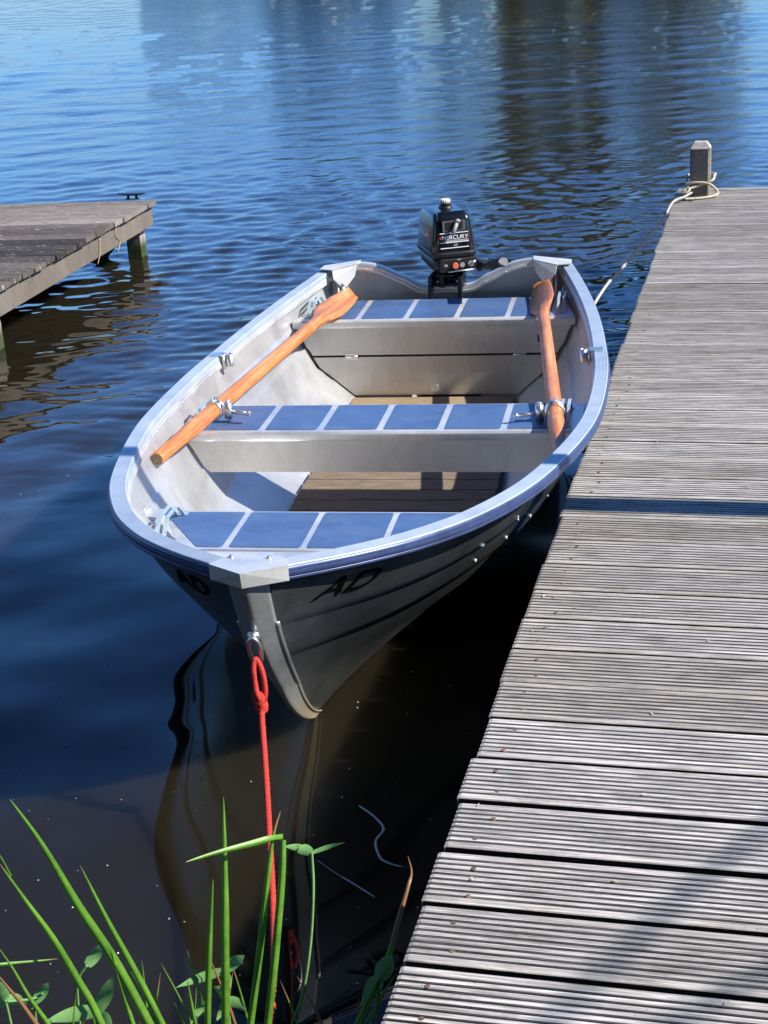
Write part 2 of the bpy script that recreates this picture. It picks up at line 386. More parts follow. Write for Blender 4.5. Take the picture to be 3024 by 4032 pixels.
# ---------------------------------------------------------------- right landing stage
d = Vector((math.sin(.26158), math.cos(.26158), 0)); n_ = Vector((d.y, -d.x, 0)); P0 = Vector((-.0193, 1.8916, 0)); ZT = .398
MD = Matrix((n_, d, Vector((0, 0, 1)))).transposed().to_4x4(); MD.translation = P0
DW = 1.62
dock = thing('landing_stage', 'grey ridged-board landing stage along the right side of the boat', 'dock', (P0.x, P0.y, 0), -.26158)
def ridged_board(mb, x0, x1, y0, y1, zt, th=.028, ridges=9, tone=0., jag=0., skew=0.):
    pts = []; wd = y1-y0; e = .004; p = (wd-2*e)/ridges
    pts.append((y0, zt-.0015)); pts.append((y0+.0012, zt))
    for r in range(ridges):
        a = y0+e+r*p
        if r: pts += [(a-.0031, zt), (a-.0025, zt-.0072), (a+.0025, zt-.0072), (a+.0031, zt)]
    pts += [(y1-.0012, zt), (y1, zt-.0015), (y1, zt-.0024), (y1, zt-th), (y0, zt-th), (y0, zt-.0024)]
    n = len(pts); xs = [x0+jag, x0+jag+.006]+list(np.linspace(x0+.1, x1, 4)); rings = []
    for k, x in enumerate(xs):
        rings.append([(x, yy+skew*(x-x0), z-(.002 if k == 0 else 0)) for yy, z in pts])
    V = [q for r_ in rings for q in r_]; F = []
    for i in range(len(xs)-1):
        for j in range(n): F.append((i*n+j, i*n+(j+1) % n, (i+1)*n+(j+1) % n, (i+1)*n+j))
    F.append(tuple(range(n))[::-1]); F.append(tuple((len(xs)-1)*n+j for j in range(n)))
    mb.add(V, F, a=tone); k0 = len(mb.at)-len(V)
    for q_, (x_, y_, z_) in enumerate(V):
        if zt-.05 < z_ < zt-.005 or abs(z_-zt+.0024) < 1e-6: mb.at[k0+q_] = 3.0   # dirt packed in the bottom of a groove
gaps = {0: .012, 1: .013, 2: .016, 3: .015, 4: .011, 5: .009, 6: .007}
mb = MB(); sc = MB()
ad = [0, 0, 0, 0, 0, 0, 0, 0]
for i in range(-10, 44):
    gp = gaps.get(i, rng.uniform(.0065, .0105)); gp2 = gaps.get(i+1, .008)
    y0 = i*.15+gp*.5; y1 = (i+1)*.15-gp2*.5
    if i == 43: y1 = i*.15+.07
    t = rng.uniform(.15, 1) if i < 16 else rng.uniform(0, .65)+.2*(i < 24); dz = rng.uniform(-.0015, .0015); jag = rng.uniform(-.0045, .0045)
    ridged_board(mb, 0, DW, y0, y1, ZT+dz, ridges=9 if y1-y0 > .1 else 4, tone=t, jag=jag, skew=rng.uniform(-.0015, .0015))
    for xs in (.06, DW*.55):
        for ys in (.032, .105):
            x = xs+rng.uniform(-.012, .012); y = i*.15+ys+rng.uniform(-.006, .006)
            if y < y1 and -3 < i < (26 if xs < .5 else 8): sc.cyl((x, y, ZT-.004), (x, y, ZT+.0012+dz), .0042, n=8)
def place(mbx, name, mat, par, **k):
    o = mbx.build(name, mat, par, **k); return o
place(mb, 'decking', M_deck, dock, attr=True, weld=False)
M_rust = mk_plain('rusty_screw', (.22, .13, .09), .6, .4, .4, 60)
build_pieces(sc, 'screw', M_rust, dock)
for x0 in (.05, DW*.55, DW-.09):
    MB().box(x0, x0+.045, -1.4, 6.48, ZT-.19, ZT-.0350).build('bearer', M_beam, dock, .003)
for y in (-.9, 1.0, 2.9, 4.7, 6.3):
    MB().box(.0, DW-.02, y, y+.07, ZT-.31, ZT-.1905).build('cross_beam', M_beam, dock, .003)
    for x0 in (.12, DW-.22):
        MB().box(x0, x0+.1, y-.101, y-.001, -.6, ZT-.0352).build('pile', M_pile, dock, .004)
MB().box(.012, DW-.01, -1.45, 6.46, ZT-.0345, ZT-.0302).build('dirt_light_stop', M_dirt_stop, dock)  # sheet added under the boards to block sun through gaps; also gap dirt
m = MB()
for k_ in range(70):
    x = rng.uniform(.02, 1.0); y = rng.uniform(-.2, 4.5); a = rng.uniform(0, 6.28); l_ = rng.uniform(.002, .008); w2 = rng.uniform(.0012, .003); z = ZT+.003
    c_, s_ = math.cos(a), math.sin(a); p_ = P0+n_*x+d*y
    m.add([(p_.x+c_*l_, p_.y+s_*l_, z), (p_.x-s_*w2, p_.y+c_*w2, z+.0015), (p_.x-c_*l_, p_.y-s_*l_, z+.0005), (p_.x+s_*w2, p_.y-c_*w2, z+.001)], [(0, 1, 2, 3)])
tag(m.build('plant_debris', mk_plain('seed_husk', (.52, .43, .27), .9, 0, .5, 300), weld=False), 'small pale seeds and husks scattered on the right stage', 'debris', kind='stuff')
# corner post
def chamfer_post(mb, w_, z0, z1, ch):
    h = w_/2; c = .012
    def ring(h, c, z): return [(-h+c, -h, z), (h-c, -h, z), (h, -h+c, z), (h, h-c, z), (h-c, h, z), (-h+c, h, z), (-h, h-c, z), (-h, -h+c, z)]
    return mb.loft([ring(h, c, z0), ring(h, c, z1-ch), ring(h-ch*.75, c*.6, z1)])
post = thing('corner_post', 'square weathered grey post with pointed-off top on the far corner of the right stage', 'post', (1.745, 7.995, 0), -.26158)
mb = MB(); chamfer_post(mb, .104, -.6, .665, .030); mb.build('shaft', M_post, post, .002)
# lighter cut end grain on the bevelled top
M_end = mk_plain('end_grain', (.38, .36, .33), .8, 0, .3, 60)
mb = MB(); h = .0515; mb.loft([[(-h, -h, .6365), (h, -h, .6365), (h, h, .6365), (-h, h, .6365)], [(-.0305, -.0305, .667), (.0305, -.0305, .667), (.0305, .0305, .667), (-.0305, .0305, .667)]]).build('bevelled_top', M_end, post, .001)
# tall mooring pole on the far side of the stage, outside the picture: it throws the dark bar across boards and gunwale
pb = Vector((.716, 3.653, 0))+Vector((math.cos(R(SUN_A)), -math.sin(R(SUN_A)), 0))*1.52
mb = MB(); mb.cyl((0, 0, -.6), (0, 0, 3.6), .052, .046, 20).add([], [])
tag(mb.build('mooring_pole', M_post), 'tall round mooring pole behind the right landing stage', 'pole').location = pb
# bare leaning branches beside the stage: soft diagonal shadows at the lower right
br = thing('leaning_branches', 'bare leaning branches standing on the bank right of the landing stage', 'branch', (2.3, 1.4, 0))
def caster(a, b, t0, t1, r):
    A = Vector(a)+ts*t0; B = Vector(b)+ts*t1; A2 = A+(A-B)*.6; B2 = B+(B-A)*.35; off = Vector((2.3, 1.4, 0))
    m = MB(); m.tube([A2-off, A-off, (A+B)/2-off+Vector((.01, 0, .015)), B-off, B2-off], [r*.7, r, r*1.05, r, r*.8], 8); m.build('branch', M_bark, br)
caster((.605, 2.19, .398), (.193, 1.745, .398), 4.5, 5.0, .008)
caster((.56, 1.84, .398), (.315, 1.69, .398), 5.0, 5.4, .009)
# ---------------------------------------------------------------- left landing stage
zl = .326; C0 = Vector((-1.256, 9.39, 0)); azl = R(12.3)
ld = thing('landing_stage', 'older dark-planked landing stage reaching in from the left edge', 'dock', C0, math.pi-azl)
# local: +X to the image left, +Y towards the viewer
mb = MB(); bt = MB()
pl = .1425
for i in range(0, 40):
    y0 = i*pl-.0; y1 = y0+pl-rng.uniform(.004, .010); t = (rng.uniform(.55, 1) if i < 5 else rng.uniform(0, .45)); j = rng.uniform(-.006, .008)
    k = 1+.0
    xs = [0+j]+list(np.linspace(.3, 2.6, 6)); 
    V = []; 
    for x in xs:
        for (yy, zz) in ((y0, zl-.026), (y0, zl-.003), (y0+.003, zl), (y1-.003, zl), (y1, zl-.003), (y1, zl-.026)): V.append((x, yy, zz+rng.uniform(-.001, .001)))
    F = [(a*6+b, a*6+(b+1) % 6, (a+1)*6+(b+1) % 6, (a+1)*6+b) for a in range(len(xs)-1) for b in range(6)]+[tuple(range(6))[::-1], tuple((len(xs)-1)*6+b for b in range(6))]
    mb.add(V, F, a=t)
    if i < 20: bt.box(.035, .09, y1-.012, y1+.008, zl-.0395, zl-.0262)
mb.build('decking', M_old, ld, attr=True, weld=False)
build_pieces(bt, 'batten', M_post, ld)
fb = MB(); fb.box(.030, .085, -.005, 5.7, zl-.150, zl-.040).build('side_beam', M_beam, ld, .004)
MB().box(.19, 2.5, .06, .12, zl-.148, zl-.0275).build('end_beam', M_beam, ld, .003)
MB().box(1.2, 1.28, .13, 5.6, zl-.19, zl-.0275).build('side_beam', M_beam, ld, .003)
for y in (.005, 2.12, 4.4):
    MB().box(.0875, .180, y, y+.095, -.7, zl-.0270).build('pile', M_pile, ld, .006)
    MB().box(1.5, 1.6, y, y+.095, -.7, zl-.0270).build('pile', M_pile, ld, .006)
m = MB(); m.tube([(.16, .06, .24), (.50, .09, -.12)], .05, 4); m.build('diagonal_brace', M_pile, ld)
M_straw = mk_plain('dry_straw', (.45, .33, .15), .9)
m = MB(); m.tube(smoothpath([(.02, .62, .31), (.022, .66, .25), (.024, .60, .2), (.02, .66, .15)]), .0026, 5)
m.tube(smoothpath([(.02, .9, .28), (.02, .93, .2), (.024, .97, .15)]), .0026, 5)
build_pieces(m, 'dry_strand', M_straw, ld)
cl = thing('mooring_cleat', 'black horn cleat on the far corner of the left landing stage', 'cleat', (-1.405, 9.47, zl), R(-10))
mb = MB(); mb.tube([(-.088, 0, .052), (-.05, 0, .042), (0, 0, .040), (.05, 0, .042), (.088, 0, .052)], [.006, .0095, .011, .0095, .006], 8, flat=.8); mb.build('horn', M_blackm, cl)
for s in (-1, 1): MB().cyl((s*.028, 0, .0), (s*.024, 0, .040), .010, .008, 8).build('foot', M_blackm, cl)
MB().box(-.045, .045, -.015, .015, 0, .005).build('base_plate', M_blackm, cl); cl.scale = (1, 1, .72)
# ---------------------------------------------------------------- the boat (local: +X image right, +Y towards the stern, Z up from the waterline)
BO = Vector((-.2038, 3.42, 0)); BA = .1929
MBW = Matrix.Rotation(-BA, 4, 'Z'); MBW.translation = BO
boat = thing('rowing_boat', 'open aluminium rowing boat with blue seat pads and pale blue gunwale moored between the stages', 'boat', BO, -BA)
YT = 2.68
def itp(xs, ys):
    # monotone-ish cubic through knots
    xs = np.array(xs, float); ys = np.array(ys, float); m = np.gradient(ys, xs)
    def f(x):
        x = np.clip(x, xs[0], xs[-1]); i = np.clip(np.searchsorted(xs, x)-1, 0, len(xs)-2)
        h = xs[i+1]-xs[i]; t = (x-xs[i])/h
        return ((2*t**3-3*t**2+1)*ys[i]+(t**3-2*t**2+t)*h*m[i]+(-2*t**3+3*t**2)*ys[i+1]+(t**3-t**2)*h*m[i+1])
    return f
gbk = itp([-.51, -.447, -.384, -.314, -.25, -.168, -.08, 0, .1, .2, .334, .474, .62, .8, 1.0, 1.2, 1.4, 1.63, 1.83, 2.05, 2.265, 2.474, 2.70],
          [.004, .082, .164, .243, .305, .368, .424, .464, .507, .543, .580, .612, .641, .668, .682, .686, .683, .667, .649, .622, .587, .545, .492])
sheer = lambda y: .5501-.086*y+.0302*y*y
xck = itp([-.28, -.1, .1, .3, .6, 1.0, 1.4, 1.9, 2.2, 2.7], [0, .09, .19, .285, .405, .485, .51, .485, .455, .40])
zck = itp([-.28, 0, .3, .6, 1.0, 1.4, 2.0, 2.2, 2.7], [.22, .20, .19, .185, .185, .19, .225, .24, .265])
zkk = itp([.15, .5, 1.2, 2.7], [-.035, -.075, -.095, -.075])
stz = itp([-.035, -.01, .03, .068, .157, .244, .34, .438, .493, .549, .60], [.15, .03, -.055, -.119, -.237, -.32, -.395, -.455, -.478, -.498, -.505])
TC = .42
def hull_pt(t, s):
    s2 = s**1.35
    z0 = -.035+(t/TC)*(.22+.035) if t < TC else .22+(t-TC)/(1-TC)*(.583-.22)
    y0 = float(stz(z0)); y = y0+(YT-y0)*s2
    if t < TC:
        q = t/TC; yc = -.28+(YT+.28)*s2; yk = .15+(YT-.15)*s2
        X = q*float(xck(yc)); Zc = float(zck(yc)); Zk = float(zkk(yk)); Z = Zk+(Zc-Zk)*q**1.25
    else:
        q = (t-TC)/(1-TC); yc = -.28+(YT+.28)*s2; yg = -.498+(YT+.498)*s2
        xc = float(xck(yc)); xg = float(gbk(yg))-.026*min(1, s*9)-.019*max(0, 1-s*7); zc = float(zck(yc)); zg = float(sheer(yg))-.014
        X = xc+(xg-xc)*q+.05*q*(1-q)*min(1, s*5)
        st = min(1, s*4)
        X += .0065*(1-(q*3.3) % 1)*st*(1 if q < .93 else 0)
        Z = zc+(zg-zc)*q
    return X, y, Z
TS = list(np.linspace(0, TC, 11)); 
for a in (0, 1, 2, 3):
    q0 = a/3.3; q1 = min(1, (a+1)/3.3)
    for u in ((.02, .2, .4, .6, .8, .965, .999) if a < 3 else (.02, .5, 1)): TS.append(TC+(1-TC)*(q0+(q1-q0)*u))
TS = sorted(set(TS)); SS = list(np.linspace(0, 1, 90)**1.15)
HG = np.array([[hull_pt(t, s) for s in SS] for t in TS])      # [t, s, xyz]
def hullx(y, z):
    xs = []; zs = []
    for r in HG:
        xs.append(np.interp(y, r[:, 1], r[:, 0])); zs.append(np.interp(y, r[:, 1], r[:, 2]))
    return float(np.interp(z, zs, xs))
mb = MB(); nT, nS = HG.shape[:2]
for sgn in (1, -1):
    V = [(sgn*p[0], p[1], p[2]) for r in HG for p in r]
    F = [(i*nS+j, i*nS+j+1, (i+1)*nS+j+1, (i+1)*nS+j) for i in range(nT-1) for j in range(nS-1)]
    mb.add(V, F, True)
hull = mb.build('hull', M_hull, boat)
hull.data.materials.append(M_hullin); so = hull.modifiers.new('thick', 'SOLIDIFY'); so.thickness = .003; so.offset = -1; so.material_offset = 1; so.material_offset_rim = 0
# make sure solid goes inward
bm = bmesh.new(); bm.from_mesh(hull.data); bm.faces.ensure_lookup_table()
f_ = max(bm.faces, key=lambda f: f.calc_center_median().x)
if f_.normal.x < 0: bmesh.ops.reverse_faces(bm, faces=bm.faces)
bm.to_mesh(hull.data); bm.free()
# stem band wrapping the bow, with a raised trim along its edge
def band(name, s_w, off, mat, t0=0.0, t1=1.0, edge=False, s_a=0.0):
    m = MB()
    for sgn in (1, -1):
        rows = []
        for t in np.linspace(t0, t1, 46):
            row = []
            for u in (np.linspace(0, 1, 7)):
                L = s_a+(s_w-s_a)*u
                # walk along the rail until arc length L
                ss = np.linspace(0, .25, 60); P = [Vector(hull_pt(t, s)) for s in ss]; acc = 0; p = P[0]
                for a, b in zip(P, P[1:]):
                    q = (b-a).length
                    if acc+q >= L: p = a+(b-a)*((L-acc)/max(q, 1e-9)); break
                    acc += q; p = b
                e_ = .012; pa = Vector(hull_pt(min(1, t+e_), .03)); pb = Vector(hull_pt(max(0, t-e_), .03)); pc = Vector(hull_pt(t, .03)); pd_ = Vector(hull_pt(t, .045))
                nn = (pa-pb).cross(pd_-pc).normalized()
                if nn.x < 0: nn = -nn
                if u == 0: nn = Vector((0, -.8, -.3))
                q = p+nn*off
                row.append((sgn*max(q.x, .0), q.y, q.z))
            rows.append(row)
        m.loft([r for r in rows], cap=False, smooth=True, closed=False)
    o = m.build(name, mat, boat); md = o.modifiers.new('thick', 'SOLIDIFY'); md.thickness = .0025; md.offset = 0
    return o
band('stem_band', .056, .0035, M_stem)
band('stem_trim', .062, .0060, M_stem, .02, .80, s_a=.054)
# gunwale: ribbed top and rounded blue rub rail, swept from each transom corner to the bow
top_prof = [(-.044, -.026), (-.044, -.003), (-.0425, .000), (-.040, .0012)]
for k in range(8):
    a = -.0375+k*.0042; top_prof += [(a, .0012), (a+.0010, .0005), (a+.0021, .0005), (a+.0031, .0012)]
top_prof += [(-.003, .0012), (-.0008, 0), (0, -.002), (-.002, -.010), (-.0405, -.010), (-.0405, -.026)]
rub_prof = [(-.004, -.0035), (.001, -.0035), (.0035, -.0065), (.004, -.0115), (.002, -.0135), (.0045, -.0155), (.0055, -.022), (.004, -.0285), (.0015, -.0305), (.003, -.0325), (.003, -.038), (-.001, -.042), (-.012, -.043), (-.012, -.0035)]
rub_prof = [(a_, -.0035+(b_+.0035)*.80) for a_, b_ in rub_prof]
def gun_path(sg):
    ys = np.concatenate([np.linspace(-.51, -.30, 16), np.linspace(-.285, .6, 42), np.linspace(.64, YT, 44)])
    return [Vector((sg*float(gbk(y)), y, float(sheer(y)))) for y in ys]
def sweep(m, prof, path, sg):
    rings = []
    for i, p in enumerate(path):
        t = path[min(i+1, len(path)-1)]-path[max(i-1, 0)]; t.normalize(); nn = Vector((t.y, -t.x, 0)).normalized()*sg
        if i == 0:
            nn = Vector((sg*.78, -.62, 0)).normalized()
        rings.append([p+nn*a+Vector((0, 0, b)) for a, b in prof])
    # keep inner points on their own side of the centre line near the bow
    for r in rings:
        for q in r:
            if q.x*sg < .0006: q.x = sg*.0006
    m.loft(rings, True, True)
m1 = MB(); m2 = MB()
for sg in (1, -1):
    P = gun_path(sg); sweep(m1, top_prof, P, sg); sweep(m2, rub_prof, P, sg)
for m_, nm, mt in ((m1, 'gunwale', M_rail), (m2, 'rub_rail', M_rub)):
    o = m_.build(nm, mt, boat, weld=False); md = o.modifiers.new('e', 'EDGE_SPLIT'); md.split_angle = R(40)
# riveted inner strip under the gunwale
m = MB(); rv = MB()
for sg in (1, -1):
    P = gun_path(sg)[10:]
    sweep(m, [(-.0442, -.020), (-.0465, -.022), (-.0475, -.030), (-.0495, -.031), (-.0500, -.041), (-.047, -.043), (-.0442, -.043)], P, sg)
    for y in np.arange(-.1, 2.6, .155):
        p = Vector((sg*(float(gbk(y))-.050), y, float(sheer(y))-.036)); rv.cyl(p, p+Vector((-sg*.0022, 0, 0)), .0035, .002, 8)
o = m.build('inner_strip', M_alu, boat, weld=False); md = o.modifiers.new('e', 'EDGE_SPLIT'); md.split_angle = R(40)
build_pieces(rv, 'rivet', M_chrome, boat)
# outside rivets on the flank (white dots)
rv = MB()
for sg in (1, -1):
    for y in (.20, .36, .52, .68, .84, 1.0, 1.2, 1.4):
        z = .335-.02*y; x = hullx(y, z); rv.cyl((sg*(x-.001), y, z), (sg*(x+.0035), y, z-.001), .006, .004, 8)
build_pieces(rv, 'rivet', M_white, boat)
# bow cap
zc = .600; 
def cap_ring(z, g=0.0): return [Vector((p[0], p[1], float(sheer(p[1]))+.0045)) for p in ((0, -.5245-g, z), (.050+g, -.4855-g, z), (.086+g, -.457, z), (.060, -.394, z), (0, -.397, z), (-.060, -.394, z), (-.086-g, -.457, z), (-.050-g, -.4855-g, z))]
m = MB(); m.add(cap_ring(zc), [tuple(range(8))]); 
for sg in (1, -1):
    A = Vector((0, -.5245, float(sheer(-.5245))+.0045)); B = Vector((sg*.086, -.457, float(sheer(-.457))+.0045)); dz = Vector((0, 0, -.036)); 
    m.add([A, B, B+dz, A+dz+Vector((0, .006, 0))], [(0, 1, 2, 3)])
o = m.build('bow_cap', M_cap, boat); o.modifiers.new('t', 'SOLIDIFY').thickness = .0025

m = MB()
for x, y in ((-.050, -.408), (.034, -.412)):
    zc = float(sheer(y))+.004; m.cyl((x, y, zc), (x, y, zc+.0055), .0075, .0045, 10)
build_pieces(m, 'rivet', M_chrome, boat)
# transom
arch = itp([0, .095, .110, .15, .19, .23, .277, .32, .352, .40, .44, .49], [.462, .462, .466, .490, .508, .528, .546, .554, .556, .552, .545, .538])
m = MB(); cols = []
xs = list(np.linspace(-.49, .49, 61))
def botz(x):
    pts = HG[:, -1, :]; return float(np.interp(abs(x), np.maximum.accumulate(pts[:, 0]), pts[:, 2]))
for x in xs: cols.append([(x, YT-.004+.0, arch(abs(x))-.002), (x, YT-.004, max(botz(x), -.07))])
m.loft([[Vector(a), Vector(b)] for a, b in cols], False, False, False)
o = m.build('transom', M_tran, boat); md = o.modifiers.new('t', 'SOLIDIFY'); md.thickness = .004
rim = MB(); rp = []
for x in np.linspace(-.47, .47, 90): rp.append(Vector((x, YT, float(arch(abs(x))))))
prof = [(-.024, -.030), (-.026, -.028), (-.026, -.019), (-.022, -.017), (-.022, -.004), (-.018, .001), (.012, .001), (.014, -.003), (.014, -.026), (.010, -.026), (.010, -.004), (-.018, -.004), (-.018, -.030)]
rings = []
for i, p in enumerate(rp):
    t = (rp[min(i+1, 89)]-rp[max(i-1, 0)]).normalized(); u = Vector((-t.z, 0, t.x)); rings.append([p+Vector((0, a, 0))+u*b for a, b in prof])
rim.loft(rings, True, True); o = rim.build('transom_rim', M_alu, boat); md = o.modifiers.new('e', 'EDGE_SPLIT'); md.split_angle = R(40)
m = MB(); 
for x in (-.32, -.24, -.16, .16, .24, .32): p = Vector((x, YT-.026, float(arch(abs(x)))-.0235)); m.cyl(p, p+Vector((0, -.003, 0)), .005, .003, 8)
build_pieces(m, 'rivet', M_chrome, boat)
MB().box(-.098, .098, YT-.020, YT-.009, .12, .445).build('motor_board', M_tran, boat, .002)
MB().box(-.1, .1, YT+.0, YT+.022, .12, .440).build('motor_board', M_tran, boat, .002)
for sg in (1, -1):
    z = .5415; m = MB()
    m.add([(sg*.497, YT+.014, z), (sg*.500, YT-.062, z+.0015), (sg*.446, YT-.080, z+.0015), (sg*.352, YT-.035, z+.014), (sg*.345, YT+.018, z+.018)], [(0, 1, 2, 3, 4)])
    m.add([(sg*.446, YT-.0802, z), (sg*.352, YT-.0352, z+.0125), (sg*.362, YT-.050, z-.030), (sg*.392, YT-.075, z-.066), (sg*.412, YT-.085, z-.066), (sg*.440, YT-.098, z-.030)], [(0, 1, 2, 3, 4, 5)])
    o = m.build('corner_bracket', M_cap, boat); o.modifiers.new('t', 'SOLIDIFY').thickness = .003
    m = MB(); m.cyl((sg*.403, YT-.083, z-.054), (sg*.403, YT-.090, z-.056), .007, .005, 10); 
    m.build('bolt', M_chrome, o)
    m = MB(); m.tube([(sg*.42, YT-.03, .50), (sg*.415, YT-.03, .40), (sg*.40, YT-.03, .20)], .010, 8); m.tube([(sg*.44, YT-.035, .50), (sg*.435, YT-.035, .40), (sg*.42, YT-.035, .20)], .007, 8)
    m.build('corner_stay', M_alu, boat)
# oarlock sockets
def socket(sg, y):
    x = float(gbk(y)); z = float(sheer(y)); m = MB()
    m.box(min(sg*(x-.012), sg*(x-.055)), max(sg*(x-.012), sg*(x-.055)), y-.022, y+.022, z+.0015, z+.004)
    for s in (-1, 1):
        c = Vector((sg*(x-.062), y+s*.012, 0)); 
        m.tube([c+Vector((sg*.008, 0, z+.003)), c+Vector((sg*.004, 0, z-.045))], .005, 8)
    rr = Vector((sg*(x-.074), y, 0)); R1 = []
    for zz in (z-.038, z+.004): R1.append([(rr.x+.012*math.cos(a), rr.y+.012*math.sin(a), zz) for a in np.linspace(0, 2*math.pi, 17)[:-1]])
    m.loft(R1, False, True); R2 = [[(rr.x+.009*math.cos(a), rr.y+.009*math.sin(a), r[0][2]) for a in np.linspace(0, 2*math.pi, 17)[:-1]] for r in R1]
    m.loft(R2, False, True); m.loft([R1[1], R2[1]], False, False)
    m.box(min(sg*(x-.050), sg*(x-.064)), max(sg*(x-.050), sg*(x-.064)), y-.004, y+.004, z-.036, z+.004)
    m.build('oarlock_socket', M_chrome, boat)
socket(-1, 1.57); socket(1, 1.57)

# ---- thwarts
def rounded(x0, x1, y0, y1, r, z, k=4, sk=0.0):
    o = []
    for cx, cy, a0 in ((x1-r, y1-r, 0), (x0+r, y1-r, 90), (x0+r, y0+r, 180), (x1-r, y0+r, 270)):
        for j in range(k+1): a = R(a0+90*j/k); o.append(Vector((cx+r*math.cos(a), cy+r*math.sin(a), z)))
    return o
def pad(poly, z, par):
    m = MB(); m.loft([[Vector((p[0], p[1], z-.001)) for p in poly], [Vector((p[0], p[1], z+.0018)) for p in poly]])
    m.build('seat_pad', M_pad, par)
def thwart(name_label, y0, y1, z, zb, xdiv, lip, gap, face=True, endgap=None):
    # y0 front (towards the bow), y1 back
    m = MB(); prof = [(y0+.0, z-.030), (y0-.004, z-.024), (y0-.004, z-.006), (y0+.002, z), (y1-.003, z), (y1, z-.003), (y1, z-.03), (y1-.004, z-.03), (y1-.004, z-.006), (y0+.006, z-.006), (y0+.006, z-.030)]
    hw = lambda y: hullx(y, z-.012)-gap
    rings = []
    for s in np.linspace(-1, 1, 9): rings.append([Vector((s*hw(y), y, zz)) for y, zz in prof])
    m.loft(rings, True, False); t = m.build('thwart', M_alu, boat, .0015)
    if name_label: t['label'] = name_label
    xs = [-hw(y0)-.2]+list(xdiv)+[hw(y0)+.2]
    for a, b in zip(xs, xs[1:]):
        xa = max(a+.0105, -(min(hw(y0+lip), hw(y1-.012))-.035)); xb = min(b-.0105, min(hw(y0+lip), hw(y1-.012))-.035)
        if xb-xa > .03: pad(rounded(xa, xb, y0+lip, y1-.012, .008, z), z, t)
    if face:
        m = MB(); Z = np.linspace(zb, z-.031, 7)
        A = [Vector((-(hullx(y0+.01, q)-gap-.004), y0+.008+(0 if q > zb+.002 else .0), q)) for q in Z]; B = [Vector((-p.x, p.y, p.z)) for p in A]
        m.loft([A]+[[a+(b-a)*u for a, b in zip(A, B)] for u in (.25, .5, .75)]+[B], False, False, False)
        m.box(A[0].x+.004, B[0].x-.004, y0+.0085, y0+.022, zb, zb+.0025)
        o = m.build('front_panel', M_face, t); o.modifiers.new('t', 'SOLIDIFY').thickness = .003
    return t, hw
def handle(par, x, ya, yb, z, mat=M_handle, h=.046, lean=0.0):
    m = MB()
    for dx in (-.010, .010):
        P = [(x+dx, ya, z), (x+dx+lean*.3, ya+.012, z+h*.35), (x+dx+lean, ya+(yb-ya)*.28, z+h), (x+dx+lean, ya+(yb-ya)*.72, z+h), (x+dx+lean*.3, yb-.012, z+h*.35), (x+dx, yb, z)]
        for q in range(len(P)-1):
            a, b = Vector(P[q]), Vector(P[q+1]); t_ = (b-a).normalized(); u = Vector((0, -t_.z, t_.y)); 
            m.add([a+Vector((-.005, 0, 0))-u*.0015, a+Vector((.005, 0, 0))-u*.0015, b+Vector((.005, 0, 0))-u*.0015, b+Vector((-.005, 0, 0))-u*.0015,
                   a+Vector((-.005, 0, 0))+u*.0015, a+Vector((.005, 0, 0))+u*.0015, b+Vector((.005, 0, 0))+u*.0015, b+Vector((-.005, 0, 0))+u*.0015],
                  [(0, 1, 2, 3), (7, 6, 5, 4), (0, 4, 5, 1), (1, 5, 6, 2), (2, 6, 7, 3), (3, 7, 4, 0)])
    for y in (ya-.008, yb+.008): m.box(x-.02, x+.02, min(y, y+.0)-.010, y+.010, z, z+.003); m.cyl((x, y, z+.003), (x, y, z+.009), .006, .004, 8)
    m.build('grab_handle', mat, par)
mid, hwm = thwart('middle seat', 1.012, 1.285, .400, .268, [-.358, -.174, .010, .196, .386], .018, .012)
aft, hwa = thwart('stern seat with a hinged locker front', 2.232, 2.552, .432, .296, [-.283, -.100, .092, .283], .020, .014)
for sg in (1, -1):
    handle(mid, sg*.565, 1.06, 1.22, .400); handle(aft, sg*.477, 2.29, 2.50, .432)
# stern locker front under the seat
m = MB(); A = []
for z in np.linspace(.135, .286, 9): A.append(Vector((-(hullx(2.25, z)-.014), 2.246, z)))
B = [Vector((-p.x, p.y, p.z)) for p in A]
m.loft([A]+[[a+(b-a)*u for a, b in zip(A, B)] for u in (.33, .66)]+[B], False, False, False)
o = m.build('locker_front', M_face, aft); o.modifiers.new('t', 'SOLIDIFY').thickness = .003
hm = []
for x in (-.315, .325):
    m = MB(); hm.append(m); m.box(x-.024, x+.024, 2.235, 2.2385, .279, .302); m.cyl((x-.024, 2.234, .2905), (x+.024, 2.234, .2905), .0035, n=8)
[m_.build('hinge', M_chrome, aft) for m_ in hm]
m = MB(); m.box(-.015, .012, 2.226, 2.2425, .150, .175); m.build('catch', M_chrome, aft, .002)
# black plate put behind the joint to paint its shadow
MB().box(-.46, .46, 2.252, 2.256, .20, .36).build('joint_shadow_plate', M_blackm, aft)
# sticker on the locker front
m = MB(); m.box(.385, .425, 2.2353, 2.2362, .305, .385); st = m.build('sticker', mk_plain('sticker_paper', (.55, .57, .60), .5, 0, .05), aft)
MB().box(.392, .418, 2.2345, 2.2352, .338, .366).build('blue_print', M_bluet, aft)
m = MB()
for k in range(4): m.box(.392, .418-.004*(k % 2), 2.2345, 2.2352, .312+k*.005, .3135+k*.005)
m.build('fine_print', M_grey, aft)
